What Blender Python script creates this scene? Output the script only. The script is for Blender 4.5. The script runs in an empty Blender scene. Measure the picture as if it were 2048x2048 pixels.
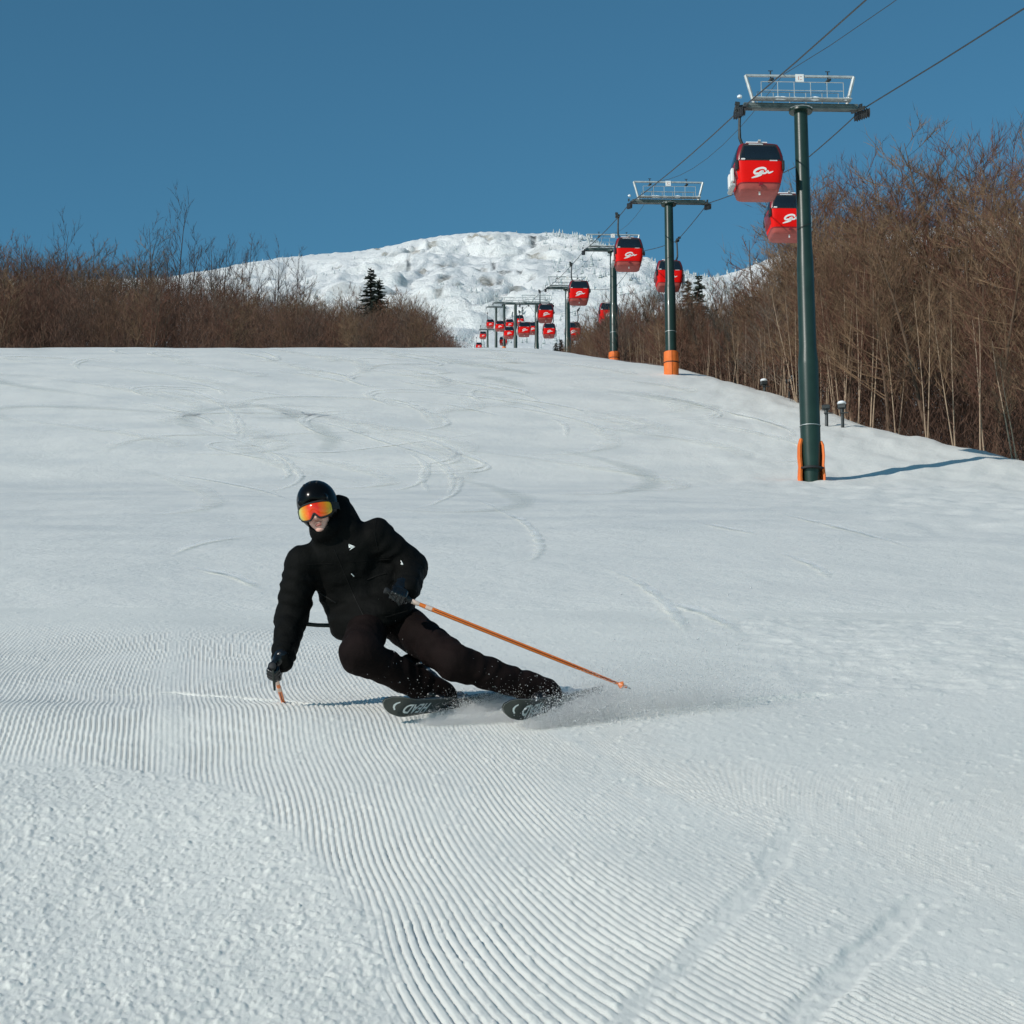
import bpy, math, random
import numpy as np
from mathutils import Vector, Matrix

R = math.radians
random.seed(7)
rng = np.random.default_rng(11)
SC = bpy.context.scene
COL = SC.collection

# ---------------------------------------------------------------- camera, sky, sun, exposure
FPX = 4000.0                       # focal length in pixels of the 2048 px photograph
PITCH = R(11.31)
cam_d = bpy.data.cameras.new('camera')
cam_d.sensor_fit = 'HORIZONTAL'; cam_d.sensor_width = 36.0
cam_d.lens = 36.0 * FPX / 2048.0
cam_d.clip_start = 0.1; cam_d.clip_end = 6000
cam = bpy.data.objects.new('camera', cam_d); COL.objects.link(cam)
cam.location = (0, 0, 0); cam.rotation_euler = (R(90) + PITCH, 0, 0)
SC.camera = cam

SUN_AZ = R(47)                     # sun stands behind the camera, this far to the left
SUN_EL = R(28)
world = bpy.data.worlds.new('World'); SC.world = world; world.use_nodes = True
wn = world.node_tree.nodes; wl = world.node_tree.links
sky = wn.new('ShaderNodeTexSky'); sky.sky_type = 'NISHITA'; sky.sun_disc = False
sky.sun_elevation = SUN_EL; sky.sun_rotation = R(180) + SUN_AZ
sky.altitude = 1100; sky.air_density = 1.0; sky.dust_density = 0.0; sky.ozone_density = 2.0
bg = wn['Background']; bg.inputs['Strength'].default_value = 0.091
wt = wn.new('ShaderNodeMix'); wt.data_type = 'RGBA'; wt.blend_type = 'MULTIPLY'; wt.inputs['Factor'].default_value = 1.0
wt.inputs['B'].default_value = (.50, .98, .99, 1)      # the clear cold teal of this sky, the same all round
wl.new(sky.outputs[0], wt.inputs['A']); wl.new(wt.outputs['Result'], bg.inputs[0])
sun_d = bpy.data.lights.new('sun', 'SUN'); sun_d.energy = 3.2; sun_d.angle = R(0.5); sun_d.color = (1.0, 0.955, 0.89)
sun = bpy.data.objects.new('sun', sun_d); COL.objects.link(sun)
to_sun = Vector((-math.sin(SUN_AZ)*math.cos(SUN_EL), -math.cos(SUN_AZ)*math.cos(SUN_EL), math.sin(SUN_EL)))
sun.rotation_euler = to_sun.to_track_quat('Z', 'Y').to_euler()
sun.location = (-10, -15, 20)
SC.view_settings.view_transform = 'Standard'; SC.view_settings.look = 'None'
SC.cycles.max_bounces = 16; SC.cycles.diffuse_bounces = 8
SC.view_settings.exposure = 0.0; SC.view_settings.gamma = 1.0

# ---------------------------------------------------------------- where things stand
CP, SP = math.cos(PITCH), math.sin(PITCH)
def ray(px, py):                   # slopes X/Y and Z/Y of the sight line through a photo point
    u = (px-1024.0)/FPX; v = (1024.0-py)/FPX
    w = CP - v*SP
    return u/w, (SP + v*CP)/w
def P(px, py, d):
    a, b = ray(px, py)
    return Vector((a*d, d, b*d))
def ez(py): return ray(1024, py)[1]

def sstep(a, b, x):
    t = np.clip((np.asarray(x, float)-a)/(b-a), 0, 1)
    return t*t*(3-2*t)

def hsh(ix, iy, s):
    n = (ix.astype(np.int64)*374761393 + iy.astype(np.int64)*668265263 + s*974634533) & 0x7fffffff
    n = ((n ^ (n >> 13))*1274126177) & 0x7fffffff
    n = n ^ (n >> 16)
    return (n & 0xffff)/65535.0
def vn(x, y, s=0):                 # value noise -1..1
    x = np.asarray(x, float); y = np.asarray(y, float)
    ix = np.floor(x); iy = np.floor(y); fx = x-ix; fy = y-iy
    fx = fx*fx*fx*(fx*(fx*6-15)+10); fy = fy*fy*fy*(fy*(fy*6-15)+10)
    a = hsh(ix, iy, s); b = hsh(ix+1, iy, s); c = hsh(ix, iy+1, s); d = hsh(ix+1, iy+1, s)
    return 2*((a*(1-fx)+b*fx)*(1-fy) + (c*(1-fx)+d*fx)*fy)-1
def fbm(x, y, s=0, o=4):
    t = 0; a = 1; k = 1; n = 0
    for i in range(o):
        c_, s_n = math.cos(.6+1.9*i), math.sin(.6+1.9*i)       # each octave turned, so no lattice shows
        t = t + a*vn((x*c_-y*s_n)*k, (x*s_n+y*c_)*k, s+i*17); n += a; a *= .5; k *= 2.03
    return t/n

_k = [(8, 1770), (10, 1535), (11.5, 1425), (12.5, 1383), (15, 1303), (20, 1205), (30, 1105), (40, 1052),
      (60, 1000), (80, 972), (100, 852), (127, 747), (150, 704), (168, 694.5), (180, 700)]
_kd = [-60, -20, 0, 3.5, 6.5] + [a for a, b in _k] + [205, 228, 300, 382, 448, 510, 598, 700, 900, 1500]
_kz = [-14, -6, -2.0, -1.2, -.346] + [ez(b)*a for a, b in _k] + [57.4, 62.2, 80, 106, 127.6, 144, 167, 195, 238, 330]
_fd = np.arange(-60, 1500, .5)
_fz = np.interp(_fd, _kd, _kz)
def _smooth(z, w):
    k = np.exp(-np.linspace(-2, 2, w)**2); k /= k.sum()
    zp = np.pad(z, w, mode='reflect', reflect_type='odd')
    return np.convolve(zp, k, 'same')[w:-w]
_f1 = _smooth(_fz, 5); _f2 = _smooth(_fz, 41)
_bl = np.clip((_fd-14)/26, 0, 1); _fz = _f1*(1-_bl) + _f2*_bl
EDGE_D = [0, 60, 80, 103, 120, 132, 150, 170, 200, 240, 330, 420, 600, 900]
EDGE_X = [60, 40, 27, 18.2, 15.0, 12.0, 10.9, 9.8, 9.5, 10, 12, 12, 14, 16]
def H(x, y):                       # height of the snow
    x = np.asarray(x, float); y = np.asarray(y, float)
    z = np.interp(y, _fd, _fz)
    z = z - .0175*np.clip(x, 0, 12)**2*sstep(130, 168, y)
    e = np.interp(y, EDGE_D, EDGE_X)
    o = x - e
    sp = np.where(o > 6, o, .9*np.log1p(np.exp(np.clip(o/.9, -30, 12))))
    z = z - np.minimum(.42*sp, 3.2 + .02*sp) + .05*np.clip(sp-12, 0, 400)
    z = z + .10*np.clip(-x-60, 0, 500)
    z = z + .035*vn(x/1.9, y/2.6, 5)*sstep(4, 9, y) + .045*vn(x/9., y/14., 6)*sstep(14, 40, y)
    z = z + .55*vn(x/30., y/30., 8)*sstep(230, 330, y)
    # roll beside the skier
    z = z + .10*np.exp(-((y-11.1)/.75)**2)*sstep(-.2, -1.4, x)
    z = z + .03*np.exp(-((y-9.4)/.7)**2)*sstep(1.2, -1.0, x)
    return z
def Hz(x, y): return float(H(np.array([x]), np.array([y]))[0])
_md = np.concatenate([np.arange(4, 30, .04), np.arange(30, 260, .4)])
def G(px, py):                     # where a sight line meets the snow
    a, b = ray(px, py)
    f = b*_md - H(a*_md, _md)
    i = np.where((f[:-1] > 0) & (f[1:] <= 0))[0]
    if len(i) == 0: i = [int(np.argmin(np.abs(f)))]
    i = i[0]
    d = _md[i]
    if i+1 < len(_md) and f[i] != f[i+1]:
        d = _md[i] + (_md[i+1]-_md[i])*np.clip(f[i]/(f[i]-f[i+1]), 0, 1)
    return Vector((a*d, d, Hz(a*d, d)))

# ---------------------------------------------------------------- materials
def mat(name, col, rough=.6, metal=0., var=.12, vscale=8., bump=0., bscale=40., spec=.5, coat=0., col2=None, detail=4):
    m = bpy.data.materials.new(name); m.use_nodes = True
    n = m.node_tree.nodes; l = m.node_tree.links
    b = n['Principled BSDF']
    b.inputs['Roughness'].default_value = rough; b.inputs['Metallic'].default_value = metal
    b.inputs['Specular IOR Level'].default_value = spec
    b.inputs['Coat Weight'].default_value = coat
    tc = n.new('ShaderNodeTexCoord')
    nz = n.new('ShaderNodeTexNoise'); nz.inputs['Scale'].default_value = vscale; nz.inputs['Detail'].default_value = detail
    l.new(tc.outputs['Object'], nz.inputs['Vector'])
    mx = n.new('ShaderNodeMix'); mx.data_type = 'RGBA'
    c2 = col2 if col2 else tuple(c*(1-var) for c in col)
    c1 = col if col2 else tuple(min(1, c*(1+var)) for c in col)
    mx.inputs['A'].default_value = (*c1, 1); mx.inputs['B'].default_value = (*c2, 1)
    rp = n.new('ShaderNodeMapRange'); rp.inputs['From Min'].default_value = .3; rp.inputs['From Max'].default_value = .7
    l.new(nz.outputs['Fac'], rp.inputs['Value']); l.new(rp.outputs['Result'], mx.inputs['Factor'])
    l.new(mx.outputs['Result'], b.inputs['Base Color'])
    if bump > 0:
        nb = n.new('ShaderNodeTexNoise'); nb.inputs['Scale'].default_value = bscale; nb.inputs['Detail'].default_value = 5
        l.new(tc.outputs['Object'], nb.inputs['Vector'])
        bp = n.new('ShaderNodeBump'); bp.inputs['Strength'].default_value = 1.0; bp.inputs['Distance'].default_value = bump
        l.new(nb.outputs['Fac'], bp.inputs['Height']); l.new(bp.outputs['Normal'], b.inputs['Normal'])
    return m

def snow_mat(name, big=True, grain=.004, gscale=60., tint=(.86, .885, .885), dark=(.70, .755, .765), icy=None):
    m = bpy.data.materials.new(name); m.use_nodes = True
    n = m.node_tree.nodes; l = m.node_tree.links
    b = n['Principled BSDF']; b.inputs['Roughness'].default_value = .55; b.inputs['Specular IOR Level'].default_value = .25
    tc = n.new('ShaderNodeTexCoord')
    mp = n.new('ShaderNodeMapping'); mp.inputs['Scale'].default_value = (.15, .20, .0) if big else (.6, .6, .6)
    mp.inputs['Rotation'].default_value = (0, 0, R(14))
    l.new(tc.outputs['Object'], mp.inputs['Vector'])
    nz = n.new('ShaderNodeTexNoise'); nz.inputs['Scale'].default_value = 1.0; nz.inputs['Detail'].default_value = 7; nz.inputs['Roughness'].default_value = .62
    l.new(mp.outputs[0], nz.inputs['Vector'])
    rp = n.new('ShaderNodeMapRange'); rp.inputs['From Min'].default_value = .44; rp.inputs['From Max'].default_value = .62
    l.new(nz.outputs['Fac'], rp.inputs['Value'])
    mx = n.new('ShaderNodeMix'); mx.data_type = 'RGBA'
    mx.inputs['A'].default_value = (*tint, 1); mx.inputs['B'].default_value = (*dark, 1)
    l.new(rp.outputs['Result'], mx.inputs['Factor'])
    src = mx.outputs['Result']
    if icy:                        # hard scraped piste against soft snow beside it
        at = n.new('ShaderNodeAttribute'); at.attribute_name = 'soft'
        mi = n.new('ShaderNodeMix'); mi.data_type = 'RGBA'; mi.inputs['B'].default_value = (.85, .84, .78, 1)
        l.new(at.outputs['Fac'], mi.inputs['Factor']); l.new(src, mi.inputs['A']); src = mi.outputs['Result']
    l.new(src, b.inputs['Base Color'])
    n1 = n.new('ShaderNodeTexNoise'); n1.inputs['Scale'].default_value = gscale; n1.inputs['Detail'].default_value = 6; n1.inputs['Roughness'].default_value = .7
    l.new(tc.outputs['Object'], n1.inputs['Vector'])
    n2 = n.new('ShaderNodeTexNoise'); n2.inputs['Scale'].default_value = 1.6; n2.inputs['Detail'].default_value = 6; n2.inputs['Roughness'].default_value = .65
    mp2 = n.new('ShaderNodeMapping'); mp2.inputs['Scale'].default_value = (.8, .45, .8); mp2.inputs['Rotation'].default_value = (0, 0, R(-50))
    l.new(tc.outputs['Object'], mp2.inputs['Vector']); l.new(mp2.outputs[0], n2.inputs['Vector'])
    b1 = n.new('ShaderNodeBump'); b1.inputs['Strength'].default_value = 1; b1.inputs['Distance'].default_value = grain
    l.new(n1.outputs['Fac'], b1.inputs['Height'])
    b2 = n.new('ShaderNodeBump'); b2.inputs['Strength'].default_value = 1; b2.inputs['Distance'].default_value = .05 if big else .02
    l.new(n2.outputs['Fac'], b2.inputs['Height']); l.new(b1.outputs['Normal'], b2.inputs['Normal'])
    l.new(b2.outputs['Normal'], b.inputs['Normal'])
    return m

M = {}
M['snow_near'] = snow_mat('snow_near', big=False, grain=.003, gscale=170., tint=(.86, .85, .785), dark=(.81, .805, .745))
M['snow'] = snow_mat('snow_slope', big=True, grain=.02, gscale=9., tint=(.83, .82, .765), dark=(.73, .735, .70), icy=True)
M['snow_ground'] = snow_mat('snow_ground', big=True, grain=.02, gscale=9., tint=(.82, .825, .79), dark=(.74, .75, .73))
M['snow_track'] = mat('scraped_snow', (.82, .825, .80), .6, var=.05, bump=.01, bscale=14)
M['snow_cap'] = mat('settled_snow', (.88, .9, .91), .6, var=.03, bump=.02, bscale=6)
M['snow_dust'] = mat('flying_snow', (.97, .97, .96), .5, var=.02)
M['tower_green'] = mat('green_paint', (.016, .036, .027), .34, var=.18, vscale=1.5, bump=.002, bscale=30, spec=.4, coat=.05)
M['galv'] = mat('galvanised_steel', (.48, .50, .49), .45, .3, var=.2, vscale=5)
M['dark_steel'] = mat('dark_steel', (.05, .055, .055), .5, .4, var=.3, vscale=6)
M['pad'] = mat('orange_pad', (.80, .17, .025), .65, var=.12, vscale=3, bump=.02, bscale=5)
M['red'] = mat('red_paint', (.80, .004, .002), .42, var=.05, vscale=2, spec=.2)
M['red_dark'] = mat('shaded_red_frame', (.22, .006, .012), .35, var=.1, vscale=2, coat=.3)  # cabin red with the shade of its sides put into the colour
M['under'] = mat('cabin_floor', (.40, .075, .06), .55, var=.1, vscale=4)  # pinkish snow bounce on the underside is put into this colour
M['glass'] = mat('dark_window', (.010, .016, .022), .06, var=.2, vscale=1, spec=.6)
M['white'] = mat('white_plastic', (.80, .79, .76), .5, var=.06, vscale=5)
M['rubber'] = mat('black_rubber', (.015, .015, .016), .7, var=.2)
M['rope'] = mat('steel_rope', (.045, .05, .05), .5, .3, var=.2, vscale=20)

# ---------------------------------------------------------------- mesh helpers
class MB:
    def __init__(s): s.v = []; s.f = []
    def add(s, v, f):
        o = len(s.v); s.v += [tuple(a) for a in v]; s.f += [tuple(i+o for i in q) for q in f]; return s
    def box(s, c, size, rot=None, bev=0.):
        hx, hy, hz = size[0]/2, size[1]/2, size[2]/2
        b = min(bev, hx*.9, hy*.9, hz*.9)
        if b <= 0:
            v = [Vector((x, y, z)) for x in (-hx, hx) for y in (-hy, hy) for z in (-hz, hz)]
            f = [(0, 1, 3, 2), (4, 6, 7, 5), (0, 4, 5, 1), (2, 3, 7, 6), (0, 2, 6, 4), (1, 5, 7, 3)]
        else:
            prof = [(-hz, b), (-hz+b, 0), (hz-b, 0), (hz, b)]
            v = []; f = []
            for z, i in prof:
                x, y = hx-i, hy-i
                c_ = b*.6
                v += [Vector(q) for q in ((x-c_, -y, z), (x, -y+c_, z), (x, y-c_, z), (x-c_, y, z), (-x+c_, y, z), (-x, y-c_, z), (-x, -y+c_, z), (-x+c_, -y, z))]
            for k in range(3):
                for j in range(8): f.append((k*8+j, k*8+(j+1) % 8, k*8+8+(j+1) % 8, k*8+8+j))
            f.append(tuple(range(7, -1, -1))); f.append(tuple(range(24, 32)))
        if rot is not None: v = [rot @ a for a in v]
        c = Vector(c)
        return s.add([a+c for a in v], f)
    def tube(s, pts, rad, n=8, cap=True, flat=1.0):
        pts = [Vector(p) for p in pts]
        if not hasattr(rad, '__len__'): rad = [rad]*len(pts)
        t0 = (pts[1]-pts[0]).normalized()
        up = Vector((0, 0, 1)) if abs(t0.z) < .9 else Vector((0, 1, 0))
        a = t0.cross(up).normalized()
        v = []; f = []
        for i, p in enumerate(pts):
            t = (pts[min(i+1, len(pts)-1)] - pts[max(i-1, 0)]).normalized()
            a = (a - t*a.dot(t)).normalized(); b = t.cross(a)
            for j in range(n):
                w = 2*math.pi*j/n
                v.append(p + (a*math.cos(w) + b*math.sin(w)*flat)*rad[i])
        for i in range(len(pts)-1):
            for j in range(n): f.append((i*n+j, i*n+(j+1) % n, (i+1)*n+(j+1) % n, (i+1)*n+j))
        if cap: f.append(tuple(range(n-1, -1, -1))); f.append(tuple(range((len(pts)-1)*n, len(pts)*n)))
        return s.add(v, f)
    def lathe(s, prof, c=(0, 0, 0), n=20, rot=None):
        v = []; f = []; c = Vector(c)
        for r_, z in prof:
            for j in range(n):
                w = 2*math.pi*j/n; q = Vector((r_*math.cos(w), r_*math.sin(w), z))
                if rot is not None: q = rot @ q
                v.append(c+q)
        for i in range(len(prof)-1):
            for j in range(n): f.append((i*n+j, i*n+(j+1) % n, (i+1)*n+(j+1) % n, (i+1)*n+j))
        f.append(tuple(range(n-1, -1, -1))); f.append(tuple(range((len(prof)-1)*n, len(prof)*n)))
        return s.add(v, f)
    def build(s, name, m, parent=None, origin=None, smooth=True, auto=True):
        return mk(name, s.v, s.f, m, parent, origin, smooth, auto)

def mk(name, v, f, m, parent=None, origin=None, smooth=True, auto=True):
    me = bpy.data.meshes.new(name)
    v = np.asarray([tuple(a) for a in v] if not isinstance(v, np.ndarray) else v, dtype=float)
    if origin is not None: v = v - np.array(tuple(origin))
    if isinstance(f, np.ndarray):
        k = f.shape[1]; nf = len(f)
        me.vertices.add(len(v)); me.vertices.foreach_set('co', v.astype(np.float32).ravel())
        me.loops.add(nf*k); me.loops.foreach_set('vertex_index', f.astype(np.int32).ravel())
        me.polygons.add(nf); me.polygons.foreach_set('loop_start', np.arange(0, nf*k, k, dtype=np.int32))
        me.update(calc_edges=True)
    else:
        me.from_pydata(v.tolist(), [], f)
    if smooth and len(me.polygons):
        me.polygons.foreach_set('use_smooth', np.ones(len(me.polygons), dtype=bool))
        if auto: 
            try: me.set_sharp_from_angle(angle=R(38))
            except Exception: pass
    me.update()
    if m is not None: me.materials.append(m)
    o = bpy.data.objects.new(name, me); COL.objects.link(o)
    if parent is not None: o.parent = parent
    elif origin is not None: o.location = tuple(origin)
    return o
def empty(name, loc=(0, 0, 0), rz=0):
    o = bpy.data.objects.new(name, None); COL.objects.link(o); o.location = loc; o.rotation_euler = (0, 0, rz)
    o.empty_display_size = .3
    return o
def tag(o, label=None, cat=None, group=None, kind=None):
    if label: o['label'] = label
    if cat: o['category'] = cat
    if group: o['group'] = group
    if kind: o['kind'] = kind
    return o
def copy_tree(o, parent=None):
    c = o.copy(); COL.objects.link(c)
    if parent is not None: c.parent = parent
    for ch in list(o.children): copy_tree(ch, c)
    return c
def gridfaces(nr, nc):
    i = np.arange(nr-1)[:, None]*nc + np.arange(nc-1)[None, :]
    i = i.ravel()
    return np.stack([i, i+1, i+nc+1, i+nc], 1)

# ---------------------------------------------------------------- the snow
def seg_dist(x, y, pts):           # distance to a polyline on the ground and how far along it
    best = np.full(x.shape, 1e9); along = np.zeros(x.shape); side = np.zeros(x.shape); L = 0
    for a, b in zip(pts[:-1], pts[1:]):
        dx, dy = b[0]-a[0], b[1]-a[1]; ll = dx*dx+dy*dy
        t = np.clip(((x-a[0])*dx+(y-a[1])*dy)/ll, 0, 1)
        d = np.hypot(x-a[0]-t*dx, y-a[1]-t*dy)
        sd = np.sign((x-a[0])*dy-(y-a[1])*dx)
        k = d < best
        best = np.where(k, d, best); along = np.where(k, L+t*math.sqrt(ll), along); side = np.where(k, sd, side)
        L += math.sqrt(ll)
    return best, along/L, side
def gp(l): return [tuple(G(a, b)[:2]) for a, b in l]

nr, nc = 720, 860
yy = 5.3*np.exp(np.linspace(0, math.log(19.0/5.3), nr))
aa = np.linspace(-.30, .30, nc)
Y = np.repeat(yy[:, None], nc, 1); X = aa[None, :]*Y
Z = H(X, Y)
# combed ridges left by the groomer
s_ = .165 + .29*sstep(-.6, 1.6, X)
u = X + (Y-9.0)*s_ + .012*vn(X/.5, Y/.7, 21) + .03*vn(X/1.6, Y/2.2, 22)
u = u + .0010*vn(X/.035, Y/.05, 26) + .0015*vn(X/.2, Y/.35, 27)
ph = u/.0295*2*math.pi
gro = np.clip(np.cos(ph), 0, 1)**2.4
amp = .0130*(.78 + .35*vn(X/.35, Y/.6, 23) + .22*vn(X/.03, Y/.09, 24))
amp = amp*(1-.55*sstep(.12, .5, vn(u/.55, Y/2.8, 25))*sstep(-.6, .1, X))
# passes of the machine: fainter strips
pb = np.abs(np.mod(u*.9+.35, 2.1)-1.05)
amp = amp*(.35+.65*sstep(.0, .13, pb))
amp = amp*(1-sstep(12.0, 13.5, Y)*sstep(-1.1, -.6, X))*(1-sstep(15.5, 18.0, Y))
amp = amp*(1-.45*sstep(.5, 1.8, X))*(1-.95*sstep(9.2, 10.6, Y)*sstep(.25, 1.1, X))
# loose sugary snow at lower left
cpts = gp([(200, 1520), (342, 1553), (450, 1572), (520, 1600), (600, 1680), (660, 1735), (720, 1810), (770, 1900), (800, 1985), (800, 2048), (790, 2200)])
cx = np.interp(Y, [c[1] for c in cpts][::-1], [c[0] for c in cpts][::-1])
chunk = sstep(.10, -.06, X-cx+.10*fbm(X/.35, Y/.35, 31, 3))*sstep(10.4, 9.9, Y)
amp = amp*(1-chunk)
Z = Z - amp*gro
Z = Z + chunk*(.0065*np.abs(fbm(X/.030, Y/.036, 33, 4)) + .013*np.clip(fbm(X/.022, Y/.030, 36, 2)-.2, 0, 1) + .012*np.clip(fbm(X/.06, Y/.075, 40, 2)-.35, 0, 1) - .010*np.clip(-fbm(X/.022, Y/.03, 39, 2)-.38, 0, 1) + .005*fbm(X/.2, Y/.25, 34, 3))
Z = Z + .0022*fbm(X/.03, Y/.04, 37, 3) + .004*np.clip(fbm(X/.045, Y/.05, 38, 2)-.42, 0, 1)*4
# old ski tracks
def groove(pl, w, depth, rough, berm=.01, e0=.3, e1=.8):
    global Z
    d, t, sd = seg_dist(X, Y, gp(pl))
    d = d + .25*w*vn(X/.12, Y/.12, 41)
    ends = sstep(0, e0, t)*sstep(1, e1, t)
    k = sstep(w, w*.45, d)*ends
    Z = Z - depth*k + k*amp*gro*.9 + k*rough*fbm(X/.05, Y/.05, 43, 3)
    k2 = np.exp(-((d-w*1.1)/(w*.35))**2)*ends
    Z = Z + berm*k2*(.6+.8*np.abs(vn(X/.08, Y/.08, 45)))
groove([(1606, 1560), (1600, 1600), (1580, 1660), (1545, 1730), (1490, 1800), (1420, 1870), (1345, 1940), (1270, 2010), (1190, 2090), (1080, 2190)], .075, .0045, .002, .002, .35, .97)
groove([(1900, 1760), (1800, 1840), (1706, 1935), (1640, 2000), (1570, 2075), (1500, 2150), (1400, 2240)], .085, .011, .004, .003, .3, .95)
groove([(120, 1392), (342, 1386), (480, 1396), (560, 1402), (620, 1409), (700, 1410), (790, 1414)], .045, .022, .003, .006)
# furrow behind the skis
groove([(1050, 1441), (1140, 1430), (1250, 1422), (1380, 1414), (1500, 1403), (1640, 1392), (1760, 1386)], .10, .03, .014, .014)
groove([(815, 1442), (900, 1428), (1000, 1420), (1080, 1412)], .07, .02, .010, .008)
rr = sstep(12.0, 13.0, Y+.4*vn(X/.8, Y/.8, 51))*sstep(1.3, 2.2, X)
Z = Z + rr*.02*fbm(X/.22, Y/.3, 53, 3)
fade = sstep(19.0, 18.2, Y)
Z = H(X, Y)*(1-fade) + Z*fade
near = mk('snow_slope', np.stack([X, Y, Z], -1).reshape(-1, 3), gridfaces(nr, nc), M['snow_near'], auto=False)
tag(near, kind='structure')
def soft_attr(o, val):
    a = o.data.attributes.new('soft', 'FLOAT', 'POINT'); a.data.foreach_set('value', val.astype(np.float32).ravel())

nr, nc = 360, 480
yy = 18.5*np.exp(np.linspace(0, math.log(245/18.5), nr))
aa = np.linspace(-.42, .42, nc)
Y = np.repeat(yy[:, None], nc, 1); X = aa[None, :]*Y
Z = H(X, Y)
ro = sstep(3, 12, X - .02*Y)*sstep(22, 34, Y)      # ungroomed, bumpy snow under the lift
Z = Z + ro*(.15*fbm(X/1.3, Y/2.6, 61, 4)) + (.010*fbm(X/.7, Y/1.5, 63, 3))*sstep(19, 24, Y) - .03*(1-sstep(18.8, 20.0, Y))
far = mk('snow_slope', np.stack([X, Y, Z], -1).reshape(-1, 3), gridfaces(nr, nc), M['snow'], auto=False)
tag(far, kind='structure')
soft_attr(far, np.clip(np.maximum(ro*(.75+.35*fbm(X/3, Y/5, 67, 3)), 1-sstep(19, 48, Y+6*fbm(X/5, Y/8, 69, 3))), 0, 1))

xs = np.concatenate([np.linspace(-900, -80, 60), np.linspace(-78, 78, 118), np.linspace(80, 900, 60)])
ys = np.concatenate([np.linspace(-60, 0, 12), np.linspace(2, 60, 60), np.linspace(62, 300, 120), np.linspace(305, 760, 70)])
X, Y = np.meshgrid(xs, ys)
Z = H(X, Y)
cov = (np.abs(X) < .42*Y+2) & (Y > 3) & (Y < 246)
inn = (np.abs(X) < .40*Y-1) & (Y > 5.2) & (Y < 243)
Z = Z - np.where(inn, .25 + .004*Y, 0) - np.where(cov & ~inn, .03, 0)
gnd = mk('ground', np.stack([X, Y, Z], -1).reshape(-1, 3), gridfaces(len(ys), len(xs)), M['snow_ground'], auto=False)
tag(gnd, kind='structure')

# lines of scraped snow left by earlier turns: low ridges on the slope
def zA(l): return [(x/2.927+340, y/2.927+700) for x, y in l]
def zB(l): return [(x/2.825+340, y/2.825+680) for x, y in l]
def zC(l): return [(x/2.825+1024, y/2.825+680) for x, y in l]
tracks = [
 zA([(-300, 190), (0, 220), (150, 250), (280, 310), (360, 370), (410, 420), (430, 480), (410, 530)]),
 zA([(350, 380), (380, 440), (390, 510)]),
 zA([(-250, 370), (30, 430), (200, 475), (380, 530), (520, 570), (640, 620), (720, 680), (765, 740)]) + zB([(740, 770), (715, 805), (650, 835), (540, 862), (430, 890)]),
 zA([(520, 575), (600, 620), (665, 670), (692, 730)]) + zB([(665, 770), (620, 800)]),
 zA([(560, 345), (720, 390), (900, 430), (1050, 470), (1250, 540), (1450, 600), (1580, 660), (1690, 745)]) + zB([(1638, 790), (1610, 865), (1500, 922), (1430, 945), (1200, 990)]),
 zB([(1480, 690), (1570, 750), (1598, 815), (1560, 890)]),
 zB([(1480, 690), (1432, 735), (1424, 795), (1462, 868)]),
 zA([(1150, 262), (1300, 290), (1430, 325), (1515, 375), (1545, 425)]),
 zA([(1160, 285), (1330, 312), (1420, 335), (1480, 370), (1505, 415)]),
 zA([(1290, 175), (1450, 205), (1640, 235)]),
 zA([(1560, 308), (1740, 345), (1932, 390)]),
 zA([(410, 240), (550, 252), (690, 272)]),
 zA([(1932, 212), (1790, 235), (1760, 260), (1800, 290), (1900, 330)]),
 zB([(1660, 880), (1800, 935), (1932, 1000)]) + zC([(50, 1020), (120, 1085), (152, 1150), (145, 1205), (100, 1245), (0, 1265)]),
 zC([(530, 1290), (700, 1370), (850, 1480), (940, 1590), (985, 1655)]),
 zC([(1060, 1035), (1250, 1075), (1390, 1100)]),
 zC([(200, 445), (265, 460), (305, 500), (300, 560)]),
 zC([(870, 1490), (1000, 1520), (1150, 1580), (1290, 1660)]),
 zB([(0, 760), (250, 800), (500, 850), (680, 905)]),
 zB([(0, 1215), (200, 1150), (480, 1105)]),
 zB([(120, 1290), (350, 1340), (530, 1420)]),
 zA([(640, 600), (960, 600), (1300, 560), (1900, 480)]),
 zC([(1500, 980), (1700, 1030), (1950, 1090), (2300, 1190)]),
 zC([(1500, 1200), (1720, 1290), (1790, 1350)]),
]
def spline(pts, k=10):
    out = []
    for i in range(len(pts)-1):
        p0, p1, p2, p3 = pts[max(i-1, 0)], pts[i], pts[i+1], pts[min(i+2, len(pts)-1)]
        for j in range(k):
            t = j/k
            out.append(tuple(.5*((2*b)+(-a+c)*t+(2*a-5*b+4*c-d)*t*t+(-a+3*b-3*c+d)*t*t*t) for a, b, c, d in zip(p0, p1, p2, p3)))
    out.append(tuple(pts[-1])); return out
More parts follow.
